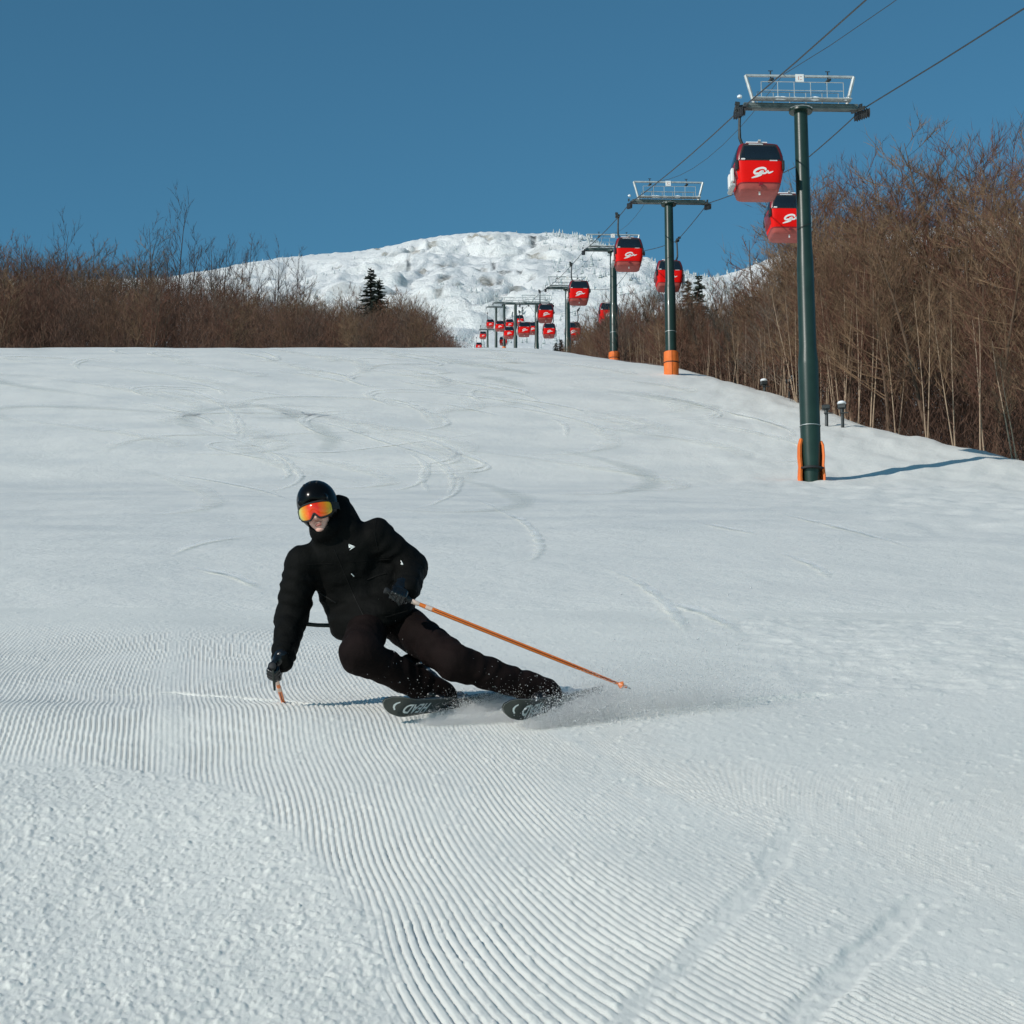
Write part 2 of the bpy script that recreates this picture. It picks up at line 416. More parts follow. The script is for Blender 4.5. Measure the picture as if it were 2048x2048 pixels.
def track_mat(name, col, mx):      # a soft-edged skin of scraped snow
    m = mat(name, col, .6, var=.05, bump=.01, bscale=14)
    n = m.node_tree.nodes; l = m.node_tree.links
    at = n.new('ShaderNodeAttribute'); at.attribute_name = 'cover'
    nz = n.new('ShaderNodeTexNoise'); nz.inputs['Scale'].default_value = 1.1; nz.inputs['Detail'].default_value = 4
    tc = n.new('ShaderNodeTexCoord'); l.new(tc.outputs['Object'], nz.inputs['Vector'])
    mr = n.new('ShaderNodeMapRange'); mr.inputs['From Min'].default_value = .3; mr.inputs['From Max'].default_value = .65; mr.inputs['To Min'].default_value = .25; mr.inputs['To Max'].default_value = mx
    l.new(nz.outputs['Fac'], mr.inputs['Value'])
    mu = n.new('ShaderNodeMath'); mu.operation = 'MULTIPLY'; l.new(at.outputs['Fac'], mu.inputs[0]); l.new(mr.outputs['Result'], mu.inputs[1])
    l.new(mu.outputs[0], n['Principled BSDF'].inputs['Alpha'])
    return m
TM = [track_mat('scraped_snow_line', (.92, .92, .89), .8), track_mat('scraped_snow_band', (.90, .90, .87), .6), track_mat('polished_snow_band', (.64, .67, .65), .4)]
def lay_track(tr, w0, wk, m, h0):
    g = [G(a, b) for a, b in tr]
    g = [g[0]] + [b for a, b in zip(g[:-1], g[1:]) if (b-a).length < .5*b.y]
    if len(g) < 4: return
    v = []; f = []; cv = []
    for i, p in enumerate(g):
        t = (g[min(i+1, len(g)-1)] - g[max(i-1, 0)]); t = Vector((t.x, t.y, 0)).normalized()
        s = Vector((t.y, -t.x, 0))
        e = min(1, i/(.3*len(g)), (len(g)-1-i)/(.3*len(g)))
        w = (w0 + wk*p.y)*(.5+.5*e)*(1+.25*math.sin(i*1.7))
        for k, hh, c in ((-1, .012, 0), (-.5, h0*.7, .7), (0, h0, 1), (.5, h0*.7, .7), (1, .012, 0)):
            q = p + s*(w*k); v.append((q.x, q.y, Hz(q.x, q.y) + .012 + hh*e + .0004*p.y)); cv.append(c*e)
        if i:
            for k in range(4): f.append((5*i-5+k, 5*i-4+k, 5*i+1+k, 5*i+k))
    o = mk('ski_track', v, f, m, parent=near if g[0].y < 19 else far, auto=False)
    a = o.data.attributes.new('cover', 'FLOAT', 'POINT'); a.data.foreach_set('value', np.array(cv, dtype=np.float32))
for tr in tracks: lay_track(spline(tr, 8), .05, .0014, TM[0], .008)
rt = random.Random(21)
for i in range(95):                 # many older turns, wiped over one another
    cy = 700 + 260*rt.random()**1.5; cx_ = rt.uniform(-150, 1180) if i % 4 else rt.uniform(300, 1000)
    k = (cy-690)/260; rx_ = rt.uniform(120, 420)*(.6+k); ry_ = rt.uniform(12, 38)*(.35+1.6*k)
    a0 = rt.uniform(-95, -50); a1 = a0 + rt.uniform(80, 150)
    if rt.random() < .3: a0, a1 = 180-a0, 180-a1
    pl = [(cx_ + rx_*math.cos(R(a0+(a1-a0)*j/15)), cy + ry_*math.sin(R(a0+(a1-a0)*j/15)) + .10*rx_*math.cos(R(a0+(a1-a0)*j/15))) for j in range(16)]
    pl = [(x, max(y, 699)) for x, y in pl]
    kind = rt.choice((0, 0, 1, 1, 1, 2))
    if kind == 0 and rt.random() < .6: lay_track([(x+4+8*k, y+2+5*k) for x, y in pl], .05, .0012, TM[0], .006)
    lay_track(pl, (.05, .14, .20)[kind], (.0016, .005, .005)[kind], TM[kind], .006)

# ---------------------------------------------------------------- the summit behind
rx = [-1500, -300, 342, 480, 520, 560, 620, 700, 760, 830, 880, 930, 990, 1060, 1110, 1160, 1200, 1240, 1290, 1340, 1385, 1430, 1490, 1545, 1620, 1706, 2048, 2600, 3600]
ry = [590, 570, 556, 536, 524, 517, 511, 505, 497, 481, 473, 467, 464, 468, 466, 471, 488, 508, 530, 545, 556, 556, 538, 515, 495, 478, 430, 420, 440]
RD = 1400.0
rX = [ray(a, b)[0]*RD for a, b in zip(rx, ry)]; rZ = [ray(a, b)[1]*RD for a, b in zip(rx, ry)]
xs = np.concatenate([np.linspace(-900, -280, 60), np.linspace(-278, 240, 380), np.linspace(242, 900, 60)])
ts = np.linspace(0, 1.25, 240)
X, T = np.meshgrid(xs, ts)
Y = 640 + (RD-640)*T
zr = np.interp(X, rX, _smooth(np.array(rZ), 3) if False else rZ)
zb = np.interp(Y, _fd, _fz)
prof = np.clip(T, 0, 1)
zbase = float(np.interp(640, _fd, _fz)) - 4 + .05*np.abs(X)
Z = zbase + (zr-zbase)*(prof**1.02)
Z = np.where(T > 1, zr - (T-1)*420, Z) - 70*(1-sstep(0, .06, T))
w = sstep(.05, .3, T)*sstep(.99, .80, T)
# ledges and buttresses
n1 = fbm(X/95, Y/120, 71, 4)
Z = Z + w*(11*n1)
gul = 1-np.abs(fbm(X/42+.4*fbm(X/60, Y/80, 72, 2), Y/330, 74, 2))*2.2
Z = Z - w*3.5*np.clip(gul, 0, 1)**3
st = 19.0
# outcrops: ledges of bare rock that break through the snow
def zM(x, y): return (x/2.542+480, y/2.542+440)
OUT = [(1225, 100, 85, 16, 1), (1290, 140, 55, 14, 1), (1432, 186, 70, 11, .2), (1492, 122, 26, 26, .1), (880, 180, 45, 18, 1), (1050, 235, 70, 22, .7), (930, 262, 30, 15, .8),
       (1222, 263, 42, 16, .9), (1530, 214, 105, 9, .9), (1040, 308, 40, 13, .6), (1258, 316, 42, 18, .7), (1345, 270, 40, 14, .2), (1320, 310, 12, 24, .2), (1290, 238, 13, 18, 0), (1425, 265, 20, 16, 0), (855, 240, 14, 40, 0), (1392, 372, 62, 26, .5), (1100, 340, 45, 10, .6),
       (740, 185, 30, 9, .9), (800, 205, 36, 9, .9), (700, 150, 26, 7, .8), (1640, 330, 50, 20, .4), (1480, 300, 26, 20, .3), (1160, 190, 30, 8, .7), (980, 140, 40, 10, .9), (1010, 395, 30, 12, .3), (1180, 430, 40, 12, .3), (600, 240, 34, 8, .6), (500, 250, 40, 8, .5), (1390, 100, 30, 8, .6)]
ROCK = np.zeros_like(X); TONE = np.zeros_like(X)
for ox, oy, ow, oh, tone in OUT:
    ppx, ppy = zM(ox, oy)
    el = ray(ppx, ppy)[1]
    az = ray(ppx, ppy)[0]
    ki = np.argmin(np.abs(X/Y-az)*3 + np.abs(Z/Y-el), axis=None); i0, j0 = np.unravel_index(ki, X.shape)
    dx = (X/Y-az)*FPX*.97; dz = (Z/Y-el)*FPX*.95
    nn_ = fbm(X/9, Y/14, int(ox), 4)
    rr_ = np.sqrt((dx/(ow/2.542*.80))**2 + (dz/(oh/2.542*.95))**2)
    k = sstep(1.15, .55, rr_ + .75*nn_)
    TONE = np.where(k > ROCK, tone, TONE); ROCK = np.maximum(ROCK, k)
q = (Z + 14*fbm(X/70, Y/90, 73, 5))/st
fr = q-np.floor(q)
led = st*(np.floor(q) + sstep(.36, .64, fr)) - st*q
Z = Z + w*led*.62*sstep(-.05, .35, fbm(X/60+7, Y/140, 75, 4)+.05*sstep(-150, 40, X))
Z = Z + w*(6.5*(.3-np.abs(fbm(X/26, Y/34, 77, 4))) + 2.2*(.3-np.abs(fbm(X/9, Y/12, 76, 3)))) + ROCK*(-1.2+3*fbm(X/6, Y/9, 78, 3))
Z = Z + 1.6*np.abs(fbm(X/7, Y/18, 79, 3))*sstep(.85, 1, T)*sstep(1.2, 1.02, T)
mm = bpy.data.materials.new('snowy_rock'); mm.use_nodes = True
n = mm.node_tree.nodes; l = mm.node_tree.links; b = n['Principled BSDF']; b.inputs['Roughness'].default_value = .8; b.inputs['Specular IOR Level'].default_value = .15
tc = n.new('ShaderNodeTexCoord'); ge = n.new('ShaderNodeNewGeometry'); sx = n.new('ShaderNodeSeparateXYZ'); l.new(ge.outputs['Normal'], sx.inputs[0])
mp = n.new('ShaderNodeMapping'); mp.inputs['Scale'].default_value = (.022, .022, .06); l.new(tc.outputs['Object'], mp.inputs['Vector'])
nz = n.new('ShaderNodeTexNoise'); nz.inputs['Scale'].default_value = 1; nz.inputs['Detail'].default_value = 8; nz.inputs['Roughness'].default_value = .68; l.new(mp.outputs[0], nz.inputs['Vector'])
a1 = n.new('ShaderNodeMath'); a1.operation = 'MULTIPLY_ADD'; l.new(sx.outputs['Z'], a1.inputs[0]); a1.inputs[1].default_value = -.55; l.new(nz.outputs['Fac'], a1.inputs[2])
rp = n.new('ShaderNodeMapRange'); rp.inputs['From Min'].default_value = .14; rp.inputs['From Max'].default_value = .24; l.new(a1.outputs[0], rp.inputs['Value'])
nr2 = n.new('ShaderNodeTexNoise'); nr2.inputs['Scale'].default_value = .22; nr2.inputs['Detail'].default_value = 6; l.new(tc.outputs['Object'], nr2.inputs['Vector'])
rk = n.new('ShaderNodeMix'); rk.data_type = 'RGBA'; rk.inputs['A'].default_value = (.085, .10, .11, 1); rk.inputs['B'].default_value = (.40, .37, .31, 1)
ato = n.new('ShaderNodeAttribute'); ato.attribute_name = 'tone'; l.new(ato.outputs['Fac'], rk.inputs['Factor'])
atr = n.new('ShaderNodeAttribute'); atr.attribute_name = 'rock'
mx = n.new('ShaderNodeMix'); mx.data_type = 'RGBA'; mx.inputs['A'].default_value = (.90, .90, .88, 1); l.new(rk.outputs['Result'], mx.inputs['B'])
mu = n.new('ShaderNodeMath'); mu.operation = 'MULTIPLY'; mu.inputs[1].default_value = .35; l.new(rp.outputs['Result'], mu.inputs[0])
rn = n.new('ShaderNodeMapRange'); rn.inputs['From Min'].default_value = .38; rn.inputs['From Max'].default_value = .62; rn.inputs['To Min'].default_value = .45; l.new(nr2.outputs['Fac'], rn.inputs['Value'])
mr = n.new('ShaderNodeMath'); mr.operation = 'MULTIPLY'; l.new(atr.outputs['Fac'], mr.inputs[0]); l.new(rn.outputs['Result'], mr.inputs[1])
mm2 = n.new('ShaderNodeMath'); mm2.operation = 'MAXIMUM'; l.new(mu.outputs[0], mm2.inputs[0]); l.new(mr.outputs[0], mm2.inputs[1]); l.new(mm2.outputs[0], mx.inputs['Factor'])
l.new(mx.outputs['Result'], b.inputs['Base Color'])
nb = n.new('ShaderNodeTexNoise'); nb.inputs['Scale'].default_value = .35; nb.inputs['Detail'].default_value = 8; nb.inputs['Roughness'].default_value = .7; l.new(tc.outputs['Object'], nb.inputs['Vector'])
bp = n.new('ShaderNodeBump'); bp.inputs['Distance'].default_value = 1.6; l.new(nb.outputs['Fac'], bp.inputs['Height']); l.new(bp.outputs['Normal'], b.inputs['Normal'])
mtn = mk('mountain', np.stack([X, Y, Z], -1).reshape(-1, 3), gridfaces(len(ts), len(xs)), mm, auto=False)
tag(mtn, kind='structure')
for an_, av in (('rock', ROCK), ('tone', TONE)):
    a = mtn.data.attributes.new(an_, 'FLOAT', 'POINT'); a.data.foreach_set('value', av.astype(np.float32).ravel())
MX, MY, MZ = X, Y, Z
# ---------------------------------------------------------------- lift towers
M['arm'] = mat('weathered_arm_steel', (.13, .15, .145), .5, .2, var=.3, vscale=4)
def lineX(d): return 15.33 - .0383*d
GA = 2.62                           # rope stands this far from the tower axis
LIFT_RZ = math.atan(.0383)
TW = [  # distance, y of the cross-arm in the photo, pad, label
 (80, 219, 'open', 'tall dark green gondola tower nearest the camera, orange pads at its sides'),
 (127, 407, 'full', 'dark green gondola tower second from the camera, wrapped in a tall orange pad'),
 (168, 502, 'full', 'dark green gondola tower third from the camera, short orange pad at its foot'),
 (228, 578, None, 'dark green gondola tower fourth from the camera, foot hidden behind the crest'),
 (300, 609, None, 'slim gondola tower fifth from the camera, standing beyond the crest'),
 (382, 609, None, 'slim gondola tower sixth from the camera, beyond the crest'),
 (448, 607, 'full', 'far gondola tower seventh from the camera, small orange pad at its foot'),
 (510, 615, None, 'far gondola tower eighth from the camera, below the snowy summit'),
 (598, 660, None, 'farthest and smallest gondola tower of the line'),
]
TOPS = []
def make_tower(d, py, pad, label, idx):
    x = lineX(d); zb = Hz(x, d); zt = ez(py)*d
    o = Vector((x, d, zb)); h = zt-zb
    root = empty('lift_tower', o, LIFT_RZ)
    tag(root, label, 'lift tower', 'gondola towers climbing the slope')
    hi = idx < 4; ns = 24 if hi else 10
    c = MB()
    if idx == 0:
        k = h/15.2
        pr = [(.30, -.6), (.33, 0), (.41, 1.2), (.425, 4.6*k), (.425, 4.7*k), (.365, 5.3*k), (.355, 8.3*k), (.345, 8.9*k), (.31, 9.5*k), (.285, h-.15)]
    else:
        pr = [(.37, -.8), (.37, 0), (.36, .5*h), (.355, .5*h+.02), (.31, .5*h+.4), (.29, h-.15)]
    c.lathe(pr, n=ns).build('column', M['tower_green'], root)
    if hi:
        b = MB()
        b.lathe([(.30, h-.15), (.50, h-.13), (.50, h-.05), (.30, h-.03)], n=ns)
        b.build('top_flange', M['tower_green'], root)
        for zz in ((.55, 2.3) if idx == 0 else (2.9,)):
            rr_ = .44 if idx == 0 else .375
            MB().lathe([(rr_-.03, zz-.012), (rr_+.006, zz-.012), (rr_+.006, zz+.012), (rr_-.03, zz+.012)], n=ns).build('band', M['galv'] if zz > 2 else M['rubber'], root)
        # cable slung round the shaft
        zz = h*.665; pts = []
        for k in range(11):
            w = R(200+14*k); r_ = .345 if idx == 0 else .305
            pts.append((r_*math.cos(w), r_*math.sin(w), zz + .02*k*1.6 - .03*math.sin(k/10*math.pi)))
        MB().tube(pts[::-1], .014, 5).build('sling', M['rubber'], root)
    # cross-arm
    a = MB(); a.box((0, 0, h+.10), (4.9, .34, .26), bev=.03)
    a.box((0, 0, h+.10), (4.7, .40, .07))
    a.build('crossarm', M['arm'], root)
    w_ = MB(); w_.box((0, -.36, h+.30), (4.2, .42, .04)); w_.box((0, .36, h+.30), (4.2, .42, .04))
    w_.build('catwalk', M['galv'], root)
    if hi:
        sn = MB(); v_ = []
        pts = []; rad = []
        for k in range(15):
            xx = -1.9+3.8*k/14; pts.append((xx, -.40, h+.335)); rad.append(.055+.03*math.sin(k*2.3)+.02*math.sin(k*5.1))
        sn.tube(pts, rad, 8).build('snow', M['snow_cap'], root)
        MB().lathe([(.40, h-.04), (.52, h-.0), (.30, h+.05)], n=12).build('snow', M['snow_cap'], root)
    # lifting frame above
    fz = h+1.50; tw = 2.32
    tf = MB()
    tf.box((0, 0, fz), (2*tw, .10, .10), bev=.01)
    for s in (-1, 1):
        tf.tube([(s*1.98, 0, h+.2), (s*tw, 0, fz)], .075, 8)
    tf.build('lifting_frame', M['galv'], root)
    rl = MB(); rr_ = .018 if hi else .03
    for yy_ in (-.55, .55):
        for zz in (h+.62, h+1.0):
            rl.tube([(-1.75, yy_, zz), (1.75, yy_, zz)], rr_, 5)
        for k in range(6 if hi else 4):
            xx = -1.75+3.5*k/(5 if hi else 3)
            rl.tube([(xx, yy_, h+.3), (xx, yy_, h+1.0)], rr_, 5)
    rl.build('railing', M['galv'], root)
    if hi:
        for xx in (-1.25, 1.2):
            hk = MB(); hk.tube([(xx, -.02, fz+.22), (xx, -.02, fz-.2)], .03, 6); hk.tube([(xx-.1, -.02, fz+.22), (xx+.1, -.02, fz+.22)], .02, 5)
            hk.tube([(xx-.12, -.1, fz-.32), (xx+.02, -.1, fz-.2), (xx+.12, -.1, fz-.16)], [.05, .08, .04], 7)
            hk.build('hoist', M['dark_steel'], root)
    sg = MB(); sg.box((-.02, -.09, fz-.12), (.36, .02, .36), bev=.005)
    sgo = sg.build('number_plate', M['white'], root)
    if hi:
        dg = MB()
        dg.box((-.07, -.103, fz-.12), (.035, .004, .16)); dg.box((.03, -.103, fz-.05), (.09, .004, .03)); dg.box((.03, -.103, fz-.19), (.09, .004, .03))
        dg.build('digits', mat('plate_print%d' % idx, (.55, .30, .25), .6, var=.1), sgo)
    # sheave trains with their wheels
    for s in (-1, 1):
        sh = MB()
        tilt = math.atan(.33)
        sh.box((s*(GA-.16), 0, h+.02), (.08, 2.6, .14), rot=Matrix.Rotation(tilt, 3, 'X'), bev=.01)
        sh.box((s*(GA-.30), 0, h+.05), (.5, .16, .2), bev=.02)
        sh.box((s*(GA+.02), .3, h+.32), (.06, .5, .18), rot=Matrix.Rotation(tilt, 3, 'X'))
        tr = sh.build('sheave_train', M['dark_steel'], root)
        for k in range(6 if hi else 4):
            nn = 6 if hi else 4
            yy_ = (-1.1+2.2*k/(nn-1)); zz = h+.02+yy_*.33-.02
            rot = Matrix.Rotation(R(90), 3, 'Y')
            MB().lathe([(.05, -.06), (.21, -.06), (.17, -.02), (.17, .02), (.21, .06), (.05, .06)], c=(s*GA, yy_, zz-.20), n=14 if hi else 8, rot=rot).build('wheel', M['rubber'], tr)
        if hi and s == -1:
            MB().lathe([(.04, -.08), (.10, -.05), (.11, .02), (.05, .07)], c=(s*(GA+.05), -.5, h+.33), n=8).build('snow', M['snow_cap'], tr)
    if pad == 'full':
        ph_ = 1.55 if idx == 1 else 1.15 if idx == 2 else 1.7
        for k in range(2):
            pd = MB(); n_ = 10; v = []; f = []
            a0 = R(-88 + 180*k); 
            for zi, (zz, rr_) in enumerate([(-.25, .42), (.05, .49), (.5*ph_, .495), (.52*ph_, .475), (.55*ph_, .495), (ph_-.05, .48), (ph_, .40)]):
                for j in range(n_+1):
                    w = a0 + R(176)*j/n_; v.append((rr_*math.cos(w), rr_*math.sin(w), zz))
            for zi in range(6):
                for j in range(n_): f.append((zi*(n_+1)+j, zi*(n_+1)+j+1, (zi+1)*(n_+1)+j+1, (zi+1)*(n_+1)+j))
            pd.add(v, f)
            # inner skin closes the panel
            pd.add([(q[0]*.80, q[1]*.80, q[2]) for q in v], [t[::-1] for t in f])
            pd.build('pad', M['pad'], root)
        MB().lathe([(.47, .5*ph_-.03), (.503, .5*ph_-.03), (.503, .5*ph_+.03), (.47, .5*ph_+.03)], n=ns).build('strap', M['rubber'], root)
    if pad == 'open':
        for s in (-1, 1):
            pts = [(.47, 1.62+.1*(s < 0)), (.55, 1.45), (.57, 1.0), (.54, .6), (.58, .15), (.56, -.25)]
            v = []; f = []
            n_ = 7
            for r_, zz in pts:
                for j in range(n_+1):
                    w = (R(180+28) if s < 0 else R(-28)) + s*(-1)*0 + (R(-110)*j/n_ if s < 0 else R(110)*j/n_)
                    v.append((r_*math.cos(w), r_*math.sin(w), zz+.05*math.sin(j*1.3)))
            for i in range(len(pts)-1):
                for j in range(n_): f.append((i*(n_+1)+j, i*(n_+1)+j+1, (i+1)*(n_+1)+j+1, (i+1)*(n_+1)+j))
            o2 = MB(); o2.add(v, f); o2.add([(q[0]*.84, q[1]*.84, q[2]) for q in v], [t[::-1] for t in f])
            # rim between the skins
            N = len(v); rim = []
            for i in range(len(pts)-1):
                for j in (0, n_): rim.append((i*(n_+1)+j, (i+1)*(n_+1)+j, N+(i+1)*(n_+1)+j, N+i*(n_+1)+j))
            for j in range(n_): rim.append((j, j+1, N+j+1, N+j))
            o2.f += rim
            o2.build('pad', M['pad'], root)
        MB().lathe([(.50, .46), (.545, .46), (.545, .52), (.50, .52)], n=ns).build('strap', M['rubber'], root)
    TOPS.append((d, x, zt))
for i, t in enumerate(TW): make_tower(*t, i)

# ---------------------------------------------------------------- gondola cabins
CW, CH, CD = 2.06, 2.10, 1.95
HANG = 1.74; INW = .66
RING = [(0, .36, .36), (.03, .40, .40), (.19, .445, .45), (.40, .485, .49), (.60, .50, .50), (.72, .485, .49), (.88, .44, .45), (.965, .405, .41), (1.0, .34, .34)]
def half(t):
    zs = [a for a, b, c in RING]
    return np.interp(t, zs, [b for a, b, c in RING])*CW, np.interp(t, zs, [c for a, b, c in RING])*CD
def sqr(w, hx, hy, e=.28):
    c, s = math.cos(w), math.sin(w)
    return hx*math.copysign(abs(c)**e, c), hy*math.copysign(abs(s)**e, s)
def make_cabin(side):               # side -1: rope runs to the left of the cabin, +1: to the right
    root = empty('gondola_cabin')   # origin at the grip on the rope
    cx = -side*INW; z0 = -HANG-CH
    def loft(ts, name, m, off=0., n=44, cap=(True, True)):
        v = []; f = []
        for t in ts:
            hx, hy = half(t)
            for j in range(n):
                x, y = sqr(2*math.pi*(j+.5)/n, hx+off, hy+off); v.append((cx+x, y, z0+t*CH))
        for i in range(len(ts)-1):
            for j in range(n): f.append((i*n+j, i*n+(j+1) % n, (i+1)*n+(j+1) % n, (i+1)*n+j))
        if cap[0]: f.append(tuple(range(n-1, -1, -1)))
        if cap[1]: f.append(tuple(range((len(ts)-1)*n, len(ts)*n)))
        return mk(name, v, f, m, root)
    loft([.13, .16, .19, .22, .3, .40, .5, .58], 'lower_shell', M['red'])
    loft([0, .03, .08, .129], 'floor_pan', M['under'])
    loft([.581, .60, .66, .72, .8, .88, .93, .965], 'upper_frame', M['red_dark'])
    loft([.966, .985, 1.0], 'roof', M['red_dark'])
    loft([.128, .150], 'sill_band', M['red_dark'], off=.008, cap=(False, False))
    # windows on four sides, bulging with the shell
    def pane(face, t0, t1, k0, k1, off, name, m):
        v = []; f = []; nt, nk = 6, 8
        for i in range(nt+1):
            t = t0+(t1-t0)*i/nt; hx, hy = half(t)
            for j in range(nk+1):
                k = -1+2*j/nk; kk = k*(k0+(k1-k0)*i/nt)
                if face in 'FB':
                    s = -1 if face == 'F' else 1
                    x = kk*hx; y = hy*(1-abs(kk)**7.14)**.14 if abs(kk) < 1 else 0
                    v.append((cx+x, s*(y+off), z0+t*CH))
                else:
                    s = -1 if face == 'L' else 1
                    y = kk*hy; x = hx*(1-abs(kk)**7.14)**.14
                    v.append((cx+s*(x+off), y, z0+t*CH))
        c = nk+1
        for i in range(nt):
            for j in range(nk): f.append((i*c+j, i*c+j+1, (i+1)*c+j+1, (i+1)*c+j))
        # returns so that the pane has thickness
        N = len(v); back = []
        for q in v:
            if face in 'FB': back.append((q[0], q[1]*(1-.05), q[2]))
            else: back.append((cx+(q[0]-cx)*.95, q[1], q[2]))
        v += back
        ed = [(j, j+1) for j in range(nk)] + [(nt*c+j, nt*c+j+1) for j in range(nk)] + [(i*c, (i+1)*c) for i in range(nt)] + [(i*c+nk, (i+1)*c+nk) for i in range(nt)]
        for a, b in ed: f.append((a, b, N+b, N+a))
        return mk(name, v, f, m, root)
    for fc in 'FB':
        pane(fc, .585, .955, .86, .80, .012, 'window_surround', M['rubber'])
        pane(fc, .61, .90, .80, .74, .022, 'window', M['glass'])
    for fc in 'LR':
        pane(fc, .595, .94, .84, .80, .012, 'window', M['glass'])
        pane(fc, .24, .56, .80, .84, .012, 'door_panel', M['red_dark'])
    # corner trims at the waist
    for s in (-1, 1):
        for y in (-1, 1):
            MB().box((cx+s*.47*CW, y*.40*CD, z0+.50*CH), (.10, .34, .42), bev=.02).build('corner_trim', M['rubber'], root)
    bz = MB(); bz.box((cx+.85*side*-1*0-.72, -.985, z0+.605*CH), (.17, .06, .08), bev=.02); bz.build('lamp', M['white'], root)
    for c_, s_c in (((cx+.55, -.955, z0+.585*CH), (.34, .07, .05)), ((cx-.15, -.80, z0+.945*CH), (.62, .12, .05)), ((cx-.1, -.35, z0+1.005*CH), (.9, .8, .06))):
        MB().box(c_, s_c, bev=.02).build('snow', M['snow_cap'], root)
    # underside
    un = MB(); un.box((cx, -.93, z0+.10*CH), (.16, .10, .16), bev=.02); un.build('latch', M['red_dark'], root)
    un = MB(); un.box((cx, -.55, z0-.06), (.07, .07, .16), bev=.01); un.build('guide_foot', M['white'], root)
    # ski racks on the door side, away from the tower
    rk = MB(); xr = cx+side*(CW/2+.07)
    rk.box((xr, -.35, z0+.36*CH), (.12, .36, .62), bev=.04)
    rko = rk.build('ski_rack', M['white'], root)
    MB().box((xr, .35, z0+.36*CH), (.12, .36, .62), bev=.04).build('ski_rack', M['white'], root)
    MB().box((xr-.02*side, 0, z0+.15*CH), (.2, 1.1, .16), bev=.04).build('rack_tray', M['galv'], rko)
    # hanger and grip
    hg = MB(); hg.tube([(0, 0, -.08), (side*.03, 0, -.75), (side*.03, 0, -1.25), (side*-.06, 0, -1.52), (-side*.28, 0, -1.63), (cx, 0, -1.66)], [.06, .06, .07, .075, .07, .06], 10)
    hgo = hg.build('hanger', M['dark_steel'], root)
    hb = MB(); hb.box((cx, 0, -1.69), (1.25, .16, .09), bev=.02); hb.box((cx, -.45, -1.70), (.10, .9, .07)); hb.build('hanger_frame', M['galv'], hgo)
    g = MB(); g.box((0, 0, .02), (.16, .62, .20), bev=.03); g.box((side*.12, .1, .10), (.16, .3, .22), bev=.03); g.tube([(side*.05, -.35, .12), (side*.25, -.35, .16)], .09, 8)
    g.build('grip', M['dark_steel'], root)
    # white script on the front
    S1 = [(800, 795), (792, 760), (735, 748), (650, 772), (602, 818), (622, 848), (690, 843), (722, 858), (665, 885), (555, 922)]
    S2 = [(690, 822), (752, 802), (738, 838), (795, 836), (838, 800), (852, 832), (932, 804)]
    for fs in (-1, 1):
        lg = MB()
        for S, wd in ((S1, .044), (S2, .036)):
            pts = spline(S, 5); v = []; f = []
            for i, p in enumerate(pts):
                a = pts[max(i-1, 0)]; b_ = pts[min(i+1, len(pts)-1)]
                tx, tz = b_[0]-a[0], -(b_[1]-a[1]); L = math.hypot(tx, tz) or 1; tx /= L; tz /= L
                e = min(1, .35+(len(pts)-1-i)/6, .5+i/5)
                x = (p[0]-710)*.00241; z = CH*(1-(p[1]-250)/870)
                for s in (-1, 1):
                    xx = x - s*tz*wd*e; zz = z + s*tx*wd*e
                    hx, hy = half(zz/CH)
                    k = min(.99, abs(xx)/hx); yy_ = hy*(1-k**7.14)**.14
                    v.append((cx+xx*(-fs), fs*(yy_+.010), z0+zz)); v.append((cx+xx*(-fs), fs*(yy_-.01), z0+zz))
                if i:
                    o = 4*i
                    f += [(o-4, o-2, o+2, o), (o-4, o, o+1, o-3), (o-2, o-1, o+3, o+2)]
            lg.add(v, f)
        lg.build('logo', M['white'], root, smooth=False)
    return root
CAB_L = [  # distance, y of the roof in the photo
 (79.8, 298, 'large red gondola cabin hanging beside the nearest tower, left of its shaft'),
 (135, 481, 'red gondola cabin on the left rope just before the third tower'),
 (183, 565, 'red gondola cabin on the left rope in front of the fourth tower'),
 (240, 611, 'red gondola cabin on the left rope just right of the fifth tower'),
 (300, 646, 'red gondola cabin just left of the fifth tower, fifth on the left rope'),
 (365, 655, 'small red gondola cabin just left of the sixth tower'),
 (419, 643, 'small far red cabin, seventh on the left rope, right of another cabin'),
 (496, 640, 'small far red cabin, eighth on the left rope, by the eighth tower'),
 (575, 664, 'tiny red cabin beside the farthest tower, second last on the left rope'),
 (635, 686, 'tiny red cabin at the far end of the line, just above the crest')]
CAB_R = [
 (94.7, 397, 'large red gondola cabin half hidden behind the shaft of the nearest tower'),
 (144, 526, 'red gondola cabin half hidden behind the second tower'),
 (195.6, 609, 'red gondola cabin half hidden behind the third tower'),
 (247.6, 647, 'red gondola cabin half hidden behind the fourth tower'),
 (300.6, 649, 'red gondola cabin on the right rope between fourth and fifth towers'),
 (354, 646, 'small red gondola cabin peeping out left of the fifth tower'),
 (412, 632, 'small shaded red cabin right of the sixth tower, seventh on the right rope'),
 (467, 640, 'tiny red cabin, eighth on the right rope, left of the sixth tower'),
 (512, 675, 'tiny red cabin low above the seventh tower\'s orange pad')]
RP = {-1: [], 1: []}
for side, lst in ((-1, CAB_L), (1, CAB_R)):
    proto = make_cabin(side)
    for i, (d, py, label) in enumerate(lst):
        o = proto if i == 0 else copy_tree(proto)
        x = lineX(d)+side*GA; z = ez(py)*d + HANG*1.0
        o.location = (x, d, z); o.rotation_euler = (0, 0, LIFT_RZ)
        tag(o, label, 'gondola cabin', 'red gondola cabins on the lift line')
        RP[side].append((d, x, z))
